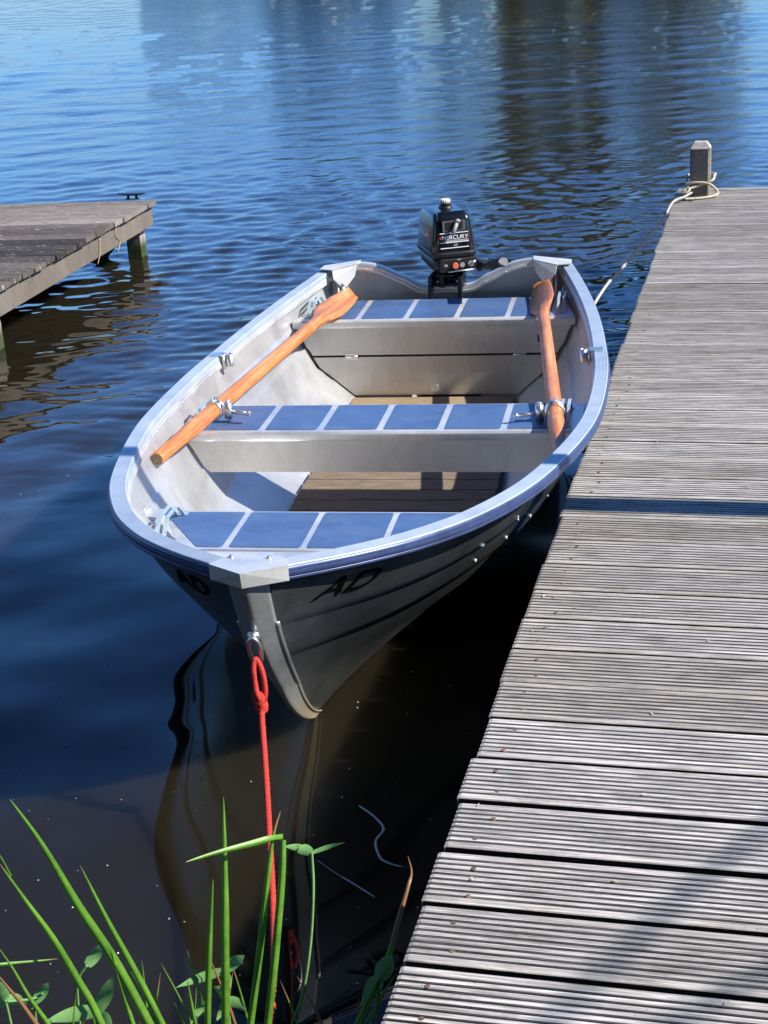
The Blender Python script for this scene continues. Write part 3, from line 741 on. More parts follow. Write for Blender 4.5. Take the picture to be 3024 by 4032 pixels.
# bow seat (follows the hull)
yb0, yb1, zb_ = .045, .352, .400
m = MB(); rings = []
hwb = lambda y: hullx(y, zb_-.01)-.05-.02*(y > .3)
N = 9; top = []
ys = np.linspace(yb0, yb1, N)
L = [Vector((-hwb(y), y, zb_)) for y in ys]; Rr = [Vector((hwb(y), y, zb_)) for y in ys]
def grid(zz): return [[Vector((l.x+(r.x-l.x)*u, l.y, zz)) for u in np.linspace(0, 1, 6)] for l, r in zip(L, Rr)]
outer = L+Rr[::-1]
m.loft([[Vector((p.x, p.y, zb_-.006)) for p in outer], [Vector((p.x, p.y, zb_)) for p in outer]])
m.box(-hwb(yb1)+.004, hwb(yb1)-.004, yb1-.003, yb1-.0005, zb_-.03, zb_-.006)
bow = m.build('thwart', M_alu, boat, .0015); bow['label'] = 'bow seat tapering forward'
m = MB(); m.box(-hwb(yb0)-.0, hwb(yb0)+.0, yb0-.012, yb0+.022, zb_+.0005, zb_+.006); m.build('front_lip', M_alu, bow, .002)
m = MB(); m.tube([(-hwb(yb0), yb0+.035, zb_+.002), (hwb(yb0), yb0+.035, zb_+.002)], .004, 8); m.build('front_lip', M_alu, bow)
dv = [-.222, -.0225, .176, .372]
y0p, y1p = .105, yb1-.010
pts = []
def edge_x(y): return .305+(y-y0p)*.62
pad([(-edge_x(y0p)+.01, y0p), (dv[0]-.018, y0p), (dv[0]-.010, y0p+.006), (dv[0]-.008, y1p-.006), (dv[0]-.014, y1p), (-edge_x(y1p)+.010, y1p), (-edge_x(y1p)+.002, y1p-.008), (-edge_x(y0p)+.002, y0p+.008)], zb_, bow)
for a, b in zip(dv, dv[1:]):
    b2 = b
    if a < .3: 
        P = rounded(a+.008, min(b2-.008, .30), y0p, y1p, .008, zb_)
        if b > .3: P = [Vector((min(p.x, edge_x(p.y)-.01), p.y, p.z)) for p in rounded(a+.008, .36, y0p, y1p, .008, zb_)]
        pad(P, zb_, bow)
pad([(dv[3]+.006, .235), (edge_x(y1p)-.01, y1p-.004), (edge_x(y1p)-.02, y1p), (dv[3]+.012, y1p), (dv[3]+.006, y1p-.006)], zb_, bow)
handle(bow, -.405, .14, .32, .400); handle(bow, .405, .14, .32, .400)
for sg in (-1, 1):
    m = MB(); m.box(min(sg*.45, sg*.495), max(sg*.45, sg*.495), .29, .345, .405, .409); m.box(min(sg*.491, sg*.495), max(sg*.491, sg*.495), .29, .345, .405, .43); m.build('seat_bracket', M_alu, bow, .002)
# ---- floor slats
for k, y in enumerate(np.arange(.648, 2.12, .0955)):
    hw = min(.365, hullx(y+.04, .085)-.03)
    MB().box(-hw, hw, y, y+.0895, .082, .100).build('floor_slat', M_slat, boat, .003)
MB().box(-.315, .305, 2.135, 2.225, .112, .132).build('floor_slat', M_newslat, boat, .003)['label'] = 'paler new slat at the stern locker'
for sg in (-1, 1): MB().box(sg*.20-.02, sg*.20+.02, .9, 2.2, .058, .0815).build('floor_bearer', M_alu, boat, .002)
# ---- AD letters on both bow flanks
def text_mesh(txt, size, shear=0.0, extrude=0.0, cuts=3):
    c = bpy.data.curves.new('t', 'FONT'); c.body = txt; c.size = size; c.shear = shear; c.extrude = extrude; c.align_x = 'CENTER'; c.align_y = 'CENTER'; c.offset = size*.012
    o = bpy.data.objects.new('t', c); COL.objects.link(o); dg = bpy.context.evaluated_depsgraph_get(); me = bpy.data.meshes.new_from_object(o.evaluated_get(dg))
    bpy.data.objects.remove(o); bm = bmesh.new(); bm.from_mesh(me); bmesh.ops.triangulate(bm, faces=bm.faces)
    for _ in range(cuts): bmesh.ops.subdivide_edges(bm, edges=[e for e in bm.edges if e.calc_length() > size*.12], cuts=1)
    bmesh.ops.triangulate(bm, faces=bm.faces)
    v = [tuple(q.co) for q in bm.verts]; f = [tuple(q.index for q in p.verts) for p in bm.faces]; bm.free(); return v, f
v, f = text_mesh('AD', .070, .30); AY, AZ = -.322, .496
for sg in (1, -1):
    V = []
    for x, y, z in v:
        yy = AY+sg*(x*1.1); zz = AZ+y*.92-(yy-AY)*.10
        V.append((sg*(hullx(yy, zz)+.0045), yy, zz))
    m = MB(); m.add(V, f); o = m.build('registration_letters', M_dark, boat)

# ---------------------------------------------------------------- oars
def oar(label, A, B, lock_f, roll, pin_dir, L=1.88, tipdir=-1):
    A = Vector(A); B = Vector(B); ax = (B-A).normalized(); t = thing('oar', label, 'oar', MBW @ A, 0, 'pair of wooden oars')
    rot = (MBW.to_3x3() @ Matrix((ax.cross(Vector((0, 0, 1))).normalized(), ax, ax.cross(Vector((0, 0, 1))).normalized().cross(ax))).transposed()).to_4x4()
    t.rotation_euler = rot.to_euler()
    # local: Y along the oar, X to the right, Z up
    m = MB(); P = [0, .004, .02, .15, .21, .26, .34, .9, 1.40, 1.50]; r = [.017, .0195, .0205, .0205, .0235, .0262, .0245, .0232, .0215, .0205]
    m.tube([(0, y, 0) for y in P], r, 20); m.build('shaft', M_oar, t)
    m = MB(); m.cyl((0, -.0012, 0), (0, .0, 0), .0172, n=20); m.build('grip_end', M_grip, t)
    prof = [(1.38, .0207, .0207), (1.45, .024, .0205), (1.50, .034, .017), (1.545, .049, .012), (1.585, .0565, .009), (1.65, .056, .0065), (1.76, .050, .0055), (1.835, .042, .005), (L, .031, .0045)]
    rings = []; rr = R(roll)
    for y, wx, wz in prof:
        ring = []
        for k in range(20):
            a = 2*math.pi*k/20; x = wx*math.cos(a); z = wz*math.sin(a)*(1.0 if wx < .03 else 1)
            yy = y+(0.045*(x/wx)*tipdir if y >= L-.001 else 0)
            ring.append(Vector((x*math.cos(rr)-z*math.sin(rr), yy, x*math.sin(rr)+z*math.cos(rr))))
        rings.append(ring)
    m.v = []; m = MB(); m.loft(rings, True, True); m.build('blade', M_oar, t, weld=True)
    ly = lock_f; m = MB()
    for dy in (-.012, .0, .012):
        m.tube([(.0262*math.cos(a), ly+dy, .0262*math.sin(a)) for a in np.linspace(0, 2*math.pi, 25)[:-1]], .0052 if dy else .0042, 8, closed=True)
    pd = pin_dir
    m.box(-.008+pd*.030, .008+pd*.030, ly-.010, ly+.010, -.012, .012)
    m.cyl((pd*.046, ly, -.026), (pd*.046, ly, .024), .0125, n=16); m.cyl((pd*.046, ly, .024), (pd*.046, ly, .031), .0075, n=6); m.cyl((pd*.046, ly, -.033), (pd*.046, ly, -.026), .0085, n=6)
    m.cyl((pd*.055, ly, -.004), (pd*.112, ly-.008, -.006), .0068, n=12); m.cyl((pd*.112, ly-.008, -.006), (pd*.123, ly-.009, -.006), .0085, n=8)
    m.box(-.006, .006, ly-.017, ly+.017, .026, .036); m.cyl((.0, ly-.010, .036), (.0, ly-.010, .040), .004, n=8)
    m.build('oarlock', M_chrome, t)
oar('wooden oar lying along the left side of the boat, worn butt end in view', (-.578, .675, .432), (-.400, 2.2, .462), .44, -14, 1)
oar('wooden oar lying along the right side of the boat, handle tucked under the gunwale', (.574, .72, .418), (.418, 2.2, .466), .385, 38, -1)

# ---------------------------------------------------------------- outboard motor
mo = thing('outboard_motor', 'small black outboard motor clamped on the transom notch', 'motor', MBW @ Vector((.004, 2.725, .45)), -BA+R(22))
# local: -Y faces the bow; Z up from the notch
def rr(w_, y0, y1, r, z, dx=0.0, k=5, wf=1.0):
    # rounded rectangle ring; wf narrows the front (-Y) side
    o = []
    for cx, cy, a0 in ((w_-r, y1-r, 0), (-w_+r, y1-r, 90), (-w_*wf+r, y0+r, 180), (w_*wf-r, y0+r, 270)):
        for j in range(k+1): a = R(a0+90*j/k); o.append(Vector((cx+dx+r*math.cos(a), cy+r*math.sin(a), z)))
    return o
m = MB(); m.loft([rr(.076, -.105, .150, .030, .146), rr(.0765, -.107, .152, .030, .165), rr(.074, -.105, .150, .030, .20), rr(.070, -.101, .143, .030, .245), rr(.066, -.097, .130, .028, .275), rr(.061, -.088, .112, .026, .287), rr(.050, -.070, .090, .022, .293)], True, True)
cow = m.build('cowling', M_black, mo); cow.modifiers.new('e', 'EDGE_SPLIT').split_angle = R(55)
m = MB(); m.loft([rr(.056, -.1085, -.02, .012, .268), rr(.054, -.103, .02, .014, .283), rr(.046, -.085, .05, .014, .298)], True, True); m.build('front_brow', M_black, mo, .003)
m = MB(); m.loft([rr(.080, -.112, .158, .034, .128), rr(.082, -.114, .160, .034, .134), rr(.082, -.114, .160, .034, .143), rr(.078, -.109, .155, .032, .148)], True, True); m.build('cowling_band', M_blackm, mo, .001)
m = MB(); m.loft([rr(.076, -.106, .152, .030, .127), rr(.070, -.10, .145, .028, .085), rr(.050, -.075, .10, .024, .055), rr(.030, -.04, .05, .016, .050)], True, True); m.build('lower_pan', M_blackm, mo)
m = MB(); m.cyl((0, .005, .29), (0, .005, .305), .026, .023, 20); m.cyl((0, .005, .305), (0, .005, .318), .017, n=20); m.build('filler_neck', M_blackm, mo)
m = MB(); m.cyl((0, .005, .312), (0, .005, .330), .0165, .0155, 20); 
for a in np.linspace(0, 2*math.pi, 17)[:-1]: m.cyl((.0165*math.cos(a), .005+.0165*math.sin(a), .313), (.0158*math.cos(a), .005+.0158*math.sin(a), .329), .0018, n=5)
m.build('fuel_cap', mk_plain('fuel_cap_white', (.72, .70, .62), .4), mo)
# pull starter recess + T handle
m = MB(); fy = -.1065
m.box(-.040, .040, fy-.0012, fy+.003, .226, .268); m.build('starter_plate', mk_plain('starter_plate_grey', (.10, .105, .115), .5), mo, .001)
m = MB(); m.box(-.030, .030, fy-.0024, fy-.0012, .233, .262); m.build('starter_recess', M_blackm, mo)
m = MB(); m.tube([(.012, fy-.006, .262), (.000, fy-.016, .240), (-.010, fy-.019, .216)], .006, 8, flat=1.3); m.cyl((.014, fy-.001, .265), (.010, fy-.012, .259), .009, n=12); m.build('starter_handle', M_grey, mo)
# decals on the front
fy = lambda z: -.1055-.0016+(z-.165)*.052
def strip(name, x0, x1, z0, z1, mat, par=cow, off=.0004):
    m = MB(); m.add([(x0, fy(z0)-off, z0), (x1, fy(z0)-off, z0), (x1, fy(z1)-off, z1), (x0, fy(z1)-off, z1)], [(0, 1, 2, 3)]); return m.build(name, mat, par)
m = MB()
for x0, x1, z0, z1 in ((-.050, .050, .2185, .2220), (-.050, .050, .1835, .1870), (-.050, .050, .1625, .1660)):
    m.add([(x0, fy(z0)-.001, z0), (x1, fy(z0)-.001, z0), (x1, fy(z1)-.001, z1), (x0, fy(z1)-.001, z1)], [(0, 1, 2, 3)])
m.build('decal_lines', M_white, cow)
strip('decal_grey_bar', -.036, .050, .1875, .1945, M_grey, off=.0010)
strip('decal_red_bar', .041, .051, .1985, .2075, M_redd, off=.0007); strip('decal_red_bar', -.051, -.043, .1985, .2075, M_redd, off=.0007)
def flat_text(txt, size, x, z, mat, nm, shear=.2, sx=1.0, par=cow, off=.0016, M=None):
    v, f = text_mesh(txt, size, shear, 0, 1); m = MB()
    V = [(x+a*sx, fy(z+b)-off, z+b) for a, b, c in v]
    if M: V = [M(a, b) for a, b, c in v]
    m.add(V, f); return m.build(nm, mat, par)
flat_text('MERCURY', .0205, .001, .2032, M_white, 'decal_name', .12)
flat_text('2.2', .010, .003, .1745, M_white, 'decal_number', .2, 1.1)
# decals on the left side of the cowl
side = lambda y, z: (-(.0765-(z-.165)*.075)-.0016, y, z)
flat_text('MERCURY', .024, 0, 0, M_white, 'side_name', .15, M=lambda a, b: side(.03-a*1.2, .2032+b))
m = MB()
for z0, z1 in ((.232, .2335), (.224, .2252), (.1835, .185), (.172, .1735), (.163, .1645)):
    m.add([side(-.055, z0), side(.115, z0), side(.115, z1), side(-.055, z1)], [(0, 1, 2, 3)])
m.build('side_lines', M_grey, cow)
m = MB(); m.add([(a[0]+.0006, a[1], a[2]) for a in (side(-.055, .192), side(-.02, .192), side(-.02, .214), side(-.055, .214))], [(0, 1, 2, 3)]); m.build('side_red_bar', M_redd, cow)
# control panel
m = MB(); m.box(-.055, .074, -.118, -.09, .072, .124); m.build('control_panel', M_blackm, mo, .004)
m = MB(); m.cyl((-.004, -.117, .098), (-.004, -.129, .098), .0115, .0105, 18); m.build('choke_knob', M_redk, mo)
m = MB(); m.cyl((.021, -.117, .098), (.021, -.122, .098), .009, n=16); m.build('stop_button', M_grey, mo)
m = MB(); m.cyl((.050, -.117, .100), (.050, -.126, .100), .010, n=14); m.tube([(.050, -.128, .100), (.064, -.130, .112)], .005, 8); m.build('fuel_tap', mk_plain('tap_grey', (.55, .56, .55), .35, .5), mo)
m = MB(); m.box(-.008+.012, .020-.002, -.1186, -.1180, .117, .121); m.build('panel_label', M_grey, mo)
flat_text('N', .013, 0, 0, M_white, 'gear_letter', 0, par=mo, M=lambda a, b: (-.036+a, -.1188, .100+b))
m = MB(); m.tube([(-.03, -.122, .076), (.07, -.122, .077)], .003, 8); m.build('throttle_rod', M_chrome, mo)
# tiller
m = MB(); m.cyl((.078, -.10, .085), (.092, -.10, .085), .022, n=16); m.tube([(.088, -.095, .088), (.096, -.16, .094), (.098, -.21, .108)], [.015, .012, .011], 12); 
m.build('tiller_arm', M_blackm, mo)
m = MB(); a0 = Vector((.098, -.21, .108)); a1 = Vector((.110, -.325, .140)); m.cyl(a0, a1, .0155, .0165, 20); ux = Vector((1, 0, 0)); uz = Vector((0, .14, .99))
for a in np.linspace(0, 2*math.pi, 15)[:-1]:
    q = .0165*(math.cos(a)*ux+math.sin(a)*uz); m.cyl(a0+q*.95, a1+q*.98, .0018, n=5)
m.build('tiller_grip', M_blackm, mo)
m = MB(); m.cyl(a1, a1+Vector((0, -.0015, .0002)), .0165, n=20); m.build('grip_end', M_grey, mo)
# leg, clamp bracket
m = MB(); m.loft([rr(.024, -.02, .05, .01, .055), rr(.022, -.01, .05, .01, -.10), rr(.020, -.005, .05, .01, -.42), rr(.014, -.01, .06, .006, -.62)], True, True); m.build('leg', M_blackm, mo)
m = MB(); m.loft([rr(.075, -.01, .10, .006, -.44), rr(.075, -.01, .10, .006, -.447)]); m.tube([(0, -.045, -.55), (0, .0, -.55), (0, .08, -.55), (0, .12, -.55)], [.008, .026, .022, .01], 14)
m.build('gearcase', M_blackm, mo)
m = MB()
for a in range(3):
    t_ = 2*math.pi*a/3; c_, s_ = math.cos(t_), math.sin(t_)
    V = [Vector((x*c_-z*s_, y, -.55+x*s_+z*c_)) for x, y, z in ((-.008, .108, .015), (.012, .120, .015), (.035, .128, .06), (.01, .112, .085), (-.025, .10, .06))]
    m.loft([V, [q+Vector((0, .003, 0)) for q in V]])
m.build('propeller', M_blackm, mo)
M_cl = M_blackm
m = MB()
for sx in (-1, 1):
    m.loft([[Vector((sx*.052+ox, y, z)) for ox in (-.006,)]+[Vector((sx*.052+.006, y, z))] for y, z in ((-.060, .050), (-.105, .015), (-.110, -.045), (-.100, -.095))], False, False, False)
    m.box(sx*.052-.007, sx*.052+.007, -.100, -.030, .004, .052)
    m.box(sx*.052-.007, sx*.052+.007, -.112, -.085, -.100, .02)
    m.box(sx*.052-.007, sx*.052+.007, -.03, .01, -.16, .05)
m.box(-.052, .052, -.035, .0, .020, .048); m.box(-.045, .045, -.062, -.040, .006, .018); m.cyl((-.062, -.03, .036), (.062, -.03, .036), .008, n=10)
m.cyl((-.015, -.07, .055), (-.015, -.07, .005), .012, n=10); m.box(-.028, .03, -.09, -.03, .048, .058)
RZ = Matrix.Rotation(R(-22), 4, 'Z'); m.v = [tuple(RZ @ Vector(p)) for p in m.v]; m.build('clamp_bracket', M_cl, mo, .002)
for sx in (-1, 1):
    m = MB(); m.cyl((sx*.052, -.150, -.062), (sx*.052, -.085, -.050), .0062, n=10); m.tube([(sx*.052-.024, -.150, -.086), (sx*.052-.006, -.153, -.064), (sx*.052+.008, -.153, -.058), (sx*.052+.026, -.150, -.036)], [.004, .0055, .0055, .004], 8)
    m.cyl((sx*.052, -.088, -.050), (sx*.052, -.078, -.049), .016, n=14); m.v = [tuple(RZ @ Vector(p)) for p in m.v]; m.build('clamp_screw', M_blackm, mo)
mo.scale = (1.15, 1.08, 1.03)

# ---------------------------------------------------------------- bow ring, red rope
ring = MBW @ Vector((0, -.462, .43))
m = MB(); e = Vector((0, -.452, .425)); 
m2_ = [Vector((.000+.013*math.cos(a)*1.0, -.468-.012*abs(math.sin(a)) if False else -.470-.010*math.sin(a), .405+.034*math.sin(a))) for a in np.linspace(0, 2*math.pi, 21)[:-1]]
m.tube(m2_, .0050, 10, closed=True); m.cyl((-.012, -.468, .44), (.012, -.468, .44), .008, n=10); m.cyl((.0, -.448, .436), (.0, -.478, .442), .0055, n=10)
m.build('bow_shackle', M_chrome, boat)
m = MB(); rp_ = [(-.300, 2.949, .385), (-.292, 2.944, .392), (-.284, 2.945, .385)]
W_ = lambda x, y, z: (x, y, z)
loop = [(-.2985, 2.935, .345), (-.2995, 2.94, .372), (-.294, 2.948, .390), (-.286, 2.945, .378), (-.2795, 2.935, .355), (-.278, 2.93, .325), (-.281, 2.928, .306), (-.2885, 2.93, .296)]
m.tube(smoothpath(loop, 8), .0062, 10)
m.tube(smoothpath([(-.2985, 2.935, .347), (-.2965, 2.925, .325), (-.291, 2.918, .310), (-.290, 2.92, .298)], 8), .0062, 10)
m.tube(smoothpath([(-.301, 2.93, .322), (-.300, 2.926, .306), (-.292, 2.915, .300), (-.285, 2.918, .309), (-.290, 2.93, .318), (-.298, 2.935, .312)], 8), .0060, 10)
k0 = Vector((-.2885, 2.927, .288))
for dz, r_ in ((0, .0095), (.006, .0088), (-.007, .0085)): m.tube([k0+Vector((r_*math.cos(a), r_*math.sin(a), dz+.002*math.sin(a))) for a in np.linspace(0, 2*math.pi, 17)[:-1]], .0052, 8, closed=True)
main = smoothpath([(-.2885, 2.927, .290), (-.2880, 2.90, .272), (-.277, 2.75, .217), (-.2632, 2.55, .1805), (-.2525, 2.40, .170), (-.2440, 2.25, .168), (-.2415, 2.12, .160), (-.2385, 1.9, .20), (-.22, 1.7, .26), (-.22, 1.5, .30)], 12)
m.tube(main, .0062, 10)
# twist of the strands as small raised helices
L_ = 0; hel = [[], []]
for i in range(len(main)-1):
    a, b = main[i], main[i+1]; t_ = (b-a).normalized(); x_ = t_.cross(Vector((0, 0, 1))).normalized(); u_ = x_.cross(t_); n6 = max(2, int((b-a).length/.0035))
    for q in range(n6):
        p = a+(b-a)*(q/n6); ph = (L_+(b-a).length*q/n6)/.022*2*math.pi
        for h_ in (0, 1): hel[h_].append(p+.0046*(math.cos(ph+h_*math.pi)*x_+math.sin(ph+h_*math.pi)*u_))
    L_ += (b-a).length
for h_ in hel: m.tube(h_, .0028, 5)
tag(m.build('bow_rope', M_red, weld=False), 'red rope knotted to the bow ring and running down to the bank', 'rope')
# mooring line from the stern quarter to the corner post
pts = [(.80, 5.50, .42), (.815, 5.505, .47), (.90, 5.72, .495), (.969, 5.888, .498), (1.232, 6.707, .452), (1.40, 7.22, .425), (1.512, 7.616, .415), (1.562, 7.74, .421), (1.62, 7.80, .425), (1.672, 7.865, .432)]
sp = smoothpath(pts, 10); m = MB(); m.tube(sp, .0060, 8)
n0 = len(sp); ln = [0]
for a, b in zip(sp, sp[1:]): ln.append(ln[-1]+(b-a).length)
tot = ln[-1]
for i in range(n0):
    f = ln[i]/tot; dark = 1.0 if .13 < f < .80 else 0.0
    if dark and (abs((f*6.3) % 1-.5) < .028): dark = 0.0
    for k in range(8): m.at[i*8+k] = dark
ml = thing('mooring_line', 'black and cream mooring line from the stern to the corner post', 'rope', (0, 0, 0))
m.build('line', M_line, ml, attr=True, weld=False)
m = MB(); c = Vector((1.745, 7.995, 0)); ca, sa = math.cos(-.26158), math.sin(-.26158)
def pl_(x, y, z): return (c.x+x*ca-y*sa, c.y+x*sa+y*ca, z)
m.tube(smoothpath([pl_(-.085, -.095, .432), pl_(.0, -.066, .455), pl_(.062, -.060, .478), pl_(.070, .0, .492), pl_(.062, .062, .492), pl_(-.062, .062, .488), pl_(-.066, .0, .484), pl_(-.070, -.050, .462), pl_(-.02, -.068, .470), pl_(.045, -.068, .462), pl_(.085, -.075, .430), pl_(.088, -.10, .412), pl_(.03, -.145, .406), pl_(-.08, -.19, .4055)], 8), .0065, 8)
m.tube(smoothpath([pl_(-.075, -.10, .428), pl_(-.06, -.085, .445), pl_(-.05, -.10, .44), pl_(-.065, -.112, .425), pl_(-.085, -.10, .424)], 8), .0065, 8)
m.build('post_hitch', M_cream, ml)
m = MB(); m.tube([pl_(-.08, -.19, .4055), pl_(-.055, -.20, .405), pl_(-.01, -.185, .405)], .004, 6); m.tube([pl_(-.08, -.19, .4055), pl_(-.03, -.215, .404)], .003, 6); m.build('frayed_end', M_blackm, ml)

# ---------------------------------------------------------------- bank, far bank, trees
def sheet(name, pts, mat, kind='structure'):
    m = MB(); m.add(pts, [tuple(range(len(pts)))]); return tag(m.build(name, mat), kind=kind)
m = MB(); nx, ny = 60, 14; V = []
for j in range(ny):
    for i in range(nx):
        x = -12+24*i/(nx-1); f = j/(ny-1); y = 1.62+.15*math.sin(x*1.7)-f*9; z = -.35+.75*min(1, f*9)**.7+.04*math.sin(x*5+j*2); V.append((x, y-.05*math.sin(x*9), z))
m.add(V, [(j*nx+i, j*nx+i+1, (j+1)*nx+i+1, (j+1)*nx+i) for j in range(ny-1) for i in range(nx-1)], True); tag(m.build('bank', M_soil), kind='structure')
m = MB(); V = []; nx = 60
for j in range(5):
    for i in range(nx):
        x = -900+1800*i/(nx-1); y = 150+[0, 3, 12, 200, 2500][j]+(2*math.sin(x*.03) if j < 3 else 0); V.append((x, y, [-.5, .5, .9, 3, 8][j]))
m.add(V, [(j*nx+i, j*nx+i+1, (j+1)*nx+i+1, (j+1)*nx+i) for j in range(4) for i in range(nx-1)], True); tag(m.build('far_bank', M_soil), kind='structure')
def tree(x, y, h, wdt, label, nleaf=7500, ls=1.0, grp='trees on the far bank'):
    t = thing('tree', label, 'tree', (x, y, .6 if ls > 1 else .3), 0, grp)
    m = MB(); m.tube([(0, 0, -.3), (.1, 0, h*.3), (0, .1, h*.6), (.1, 0, h*.9)], [h*.035, h*.026, h*.016, .04], 8)
    for k in range(9):
        a = rng.uniform(0, 6.28); z = h*rng.uniform(.25, .75); q = wdt*.42*rng.uniform(.6, 1); m.tube([(0, 0, z), (q*.5*math.cos(a), q*.5*math.sin(a), z+h*.06), (q*math.cos(a), q*math.sin(a), z+h*.14)], [h*.012, h*.008, .03], 6)
    m.build('trunk', M_bark, t)
    cl_ = []
    for k in range(26):
        a = rng.uniform(0, 6.28); zz = rng.uniform(.0, .95); rad = wdt*.5*math.sqrt(max(0, 1-((zz-.40)/(.60 if zz > .4 else .9))**2))*rng.uniform(.35, .95)
        cl_.append((rad*math.cos(a), rad*math.sin(a), zz*h, wdt*rng.uniform(.10, .19)))
    ci = rng.integers(0, len(cl_), nleaf); C_ = np.array(cl_)[ci]; dv_ = rng.normal(size=(nleaf, 3)); dv_ /= np.linalg.norm(dv_, axis=1)[:, None]
    P = C_[:, :3]+dv_*C_[:, 3:4]*rng.uniform(.5, 1.05, (nleaf, 1))
    a = rng.normal(size=(nleaf, 3)); a /= np.linalg.norm(a, axis=1)[:, None]; b = np.cross(a, rng.normal(size=(nleaf, 3))); b /= np.linalg.norm(b, axis=1)[:, None]
    s = rng.uniform(.22, .48, (nleaf, 1))*ls*(1 if ls > 1 else .85); V = np.stack([P-a*s, P+b*s*.6, P+a*s, P-b*s*.6], 1).reshape(-1, 3)
    me = bpy.data.meshes.new('crown'); me.from_pydata([tuple(v_) for v_ in V], [], [(4*i, 4*i+1, 4*i+2, 4*i+3) for i in range(nleaf)]); link('crown', me, M_tree, t)
TREES = [(15.5, 158, 41, 18, 'tall tree standing alone at the left edge of the reflected gap'), (24.0, 160, 39, 21, 'broad tree between the two tall ones'), (31.5, 156, 34, 15, 'tall tree at the right end of the row'),
         (-3.4, 161, 15, 11, 'shorter tree just left of the gap'), (3.0, 160, 14.5, 6.4, 'narrow tree right beside the gap'), (-15, 163, 5, 13, 'low bushy tree left of the short one')]
for a in TREES: tree(a[0], a[1], a[2], a[3], a[4], 7500, 1.9)
# unseen trees added behind and beside the viewer to block sky light
for a in ((-12, -7, 15, 12, 'wide unseen tree added to block sky light far to the left behind the viewer'), (-4.5, -8.5, 17, 12, 'tall unseen tree added to block sky light behind the reeds'), (4.5, -9, 17, 11, 'tall unseen tree added to block sky light behind the right stage'),
          (12, -12, 15, 10, 'unseen tree added to block sky light well right of the right stage'), (-15, 4, 13, 11, 'unseen tree added to block sky light level with the left landing stage'), (20, 10, 11, 10, 'unseen tree added to block sky light beyond the mooring pole')):
    tree(a[0], a[1], a[2], a[3], a[4], 14000, 1.0, 'unseen near-shore trees added to block sky light')

# ---------------------------------------------------------------- reeds and arrowhead plants
REEDS = {"L":[[[[-0.5915,2.02,0.642],[-0.5488,1.996,0.5739],[-0.503,1.972,0.4749],[-0.461,1.948,0.4038],[-0.4323,1.924,0.3528],[-0.4029,1.9,0.2923]],0.0166,"g"],[[[-0.6021,1.95,0.5745],[-0.5694,1.936,0.5152],[-0.5361,1.922,0.4577],[-0.5045,1.908,0.3857],[-0.4881,1.894,0.3597],[-0.4704,1.88,0.3145]],0.0141,"y"],[[[-0.5094,2.05,0.4971],[-0.4769,2.02,0.4239],[-0.4469,1.99,0.3707],[-0.417,1.96,0.318],[-0.3879,1.93,0.261]],0.0124,"g"],[[[-0.4577,1.95,0.4163],[-0.4492,1.933,0.3709],[-0.4387,1.917,0.3253],[-0.4289,1.9,0.2895]],0.0099,"g"],[[[-0.6363,2.05,0.5402],[-0.6279,2.05,0.5158],[-0.6201,2.05,0.4864]],0.0066,"x"],[[[-0.6103,1.9,0.4638],[-0.5911,1.887,0.4329],[-0.5712,1.873,0.3926],[-0.5444,1.86,0.3468]],0.0091,"g"],[[[-0.6075,1.85,0.4627],[-0.5886,1.84,0.4369],[-0.5709,1.83,0.4158],[-0.5483,1.82,0.3757]],0.0133,"b"],[[[-0.5403,1.95,0.4004],[-0.5643,1.933,0.4112],[-0.5948,1.917,0.4217],[-0.6286,1.9,0.4326]],0.0058,"y"]],"C":[[[[-0.2817,2.1,0.5735],[-0.2852,2.075,0.511],[-0.2904,2.05,0.4317],[-0.2965,2.025,0.352],[-0.3089,2.0,0.1958]],0.0145,"g"],[[[-0.3014,2.02,0.4776],[-0.3117,2.007,0.406],[-0.3218,1.993,0.3286],[-0.3345,1.98,0.2146]],0.0112,"g"],[[[-0.3486,1.95,0.3449],[-0.3455,1.94,0.3086],[-0.3408,1.93,0.2571]],0.0108,"g"]],"D":[[[[-0.1965,2.12,0.5282],[-0.2095,2.1,0.4985],[-0.2216,2.08,0.4446],[-0.2373,2.06,0.3611],[-0.2535,2.04,0.2768],[-0.2743,2.02,0.1762]],0.0124,"t"],[[[-0.1955,2.1,0.4877],[-0.1993,2.075,0.4463],[-0.2105,2.05,0.3763],[-0.2239,2.025,0.2962],[-0.2438,2.0,0.1905]],0.0133,"n"],[[[-0.336,2.0,0.5246],[-0.3084,2.02,0.5198],[-0.2783,2.04,0.5145],[-0.2477,2.06,0.5084],[-0.2165,2.08,0.5024],[-0.1956,2.1,0.4911]],0.0133,"y"]],"R":[[[[0.0019,2.15,0.4087],[0.0057,2.125,0.3962],[0.0001,2.1,0.3888],[-0.0178,2.075,0.3479],[-0.0386,2.05,0.2925],[-0.0674,2.025,0.2431],[-0.1075,2.0,0.1794]],0.0099,"b"],[[[-0.03,2.08,0.2302],[-0.0493,2.053,0.2191],[-0.0723,2.027,0.1984],[-0.0929,2.0,0.1782]],0.0108,"g"]],"stem":[[[[-0.1622,2.15,0.3153],[-0.1622,2.125,0.2973],[-0.169,2.1,0.2648],[-0.1846,2.075,0.2075],[-0.2107,2.05,0.1405]],0.0046,"g"]]}

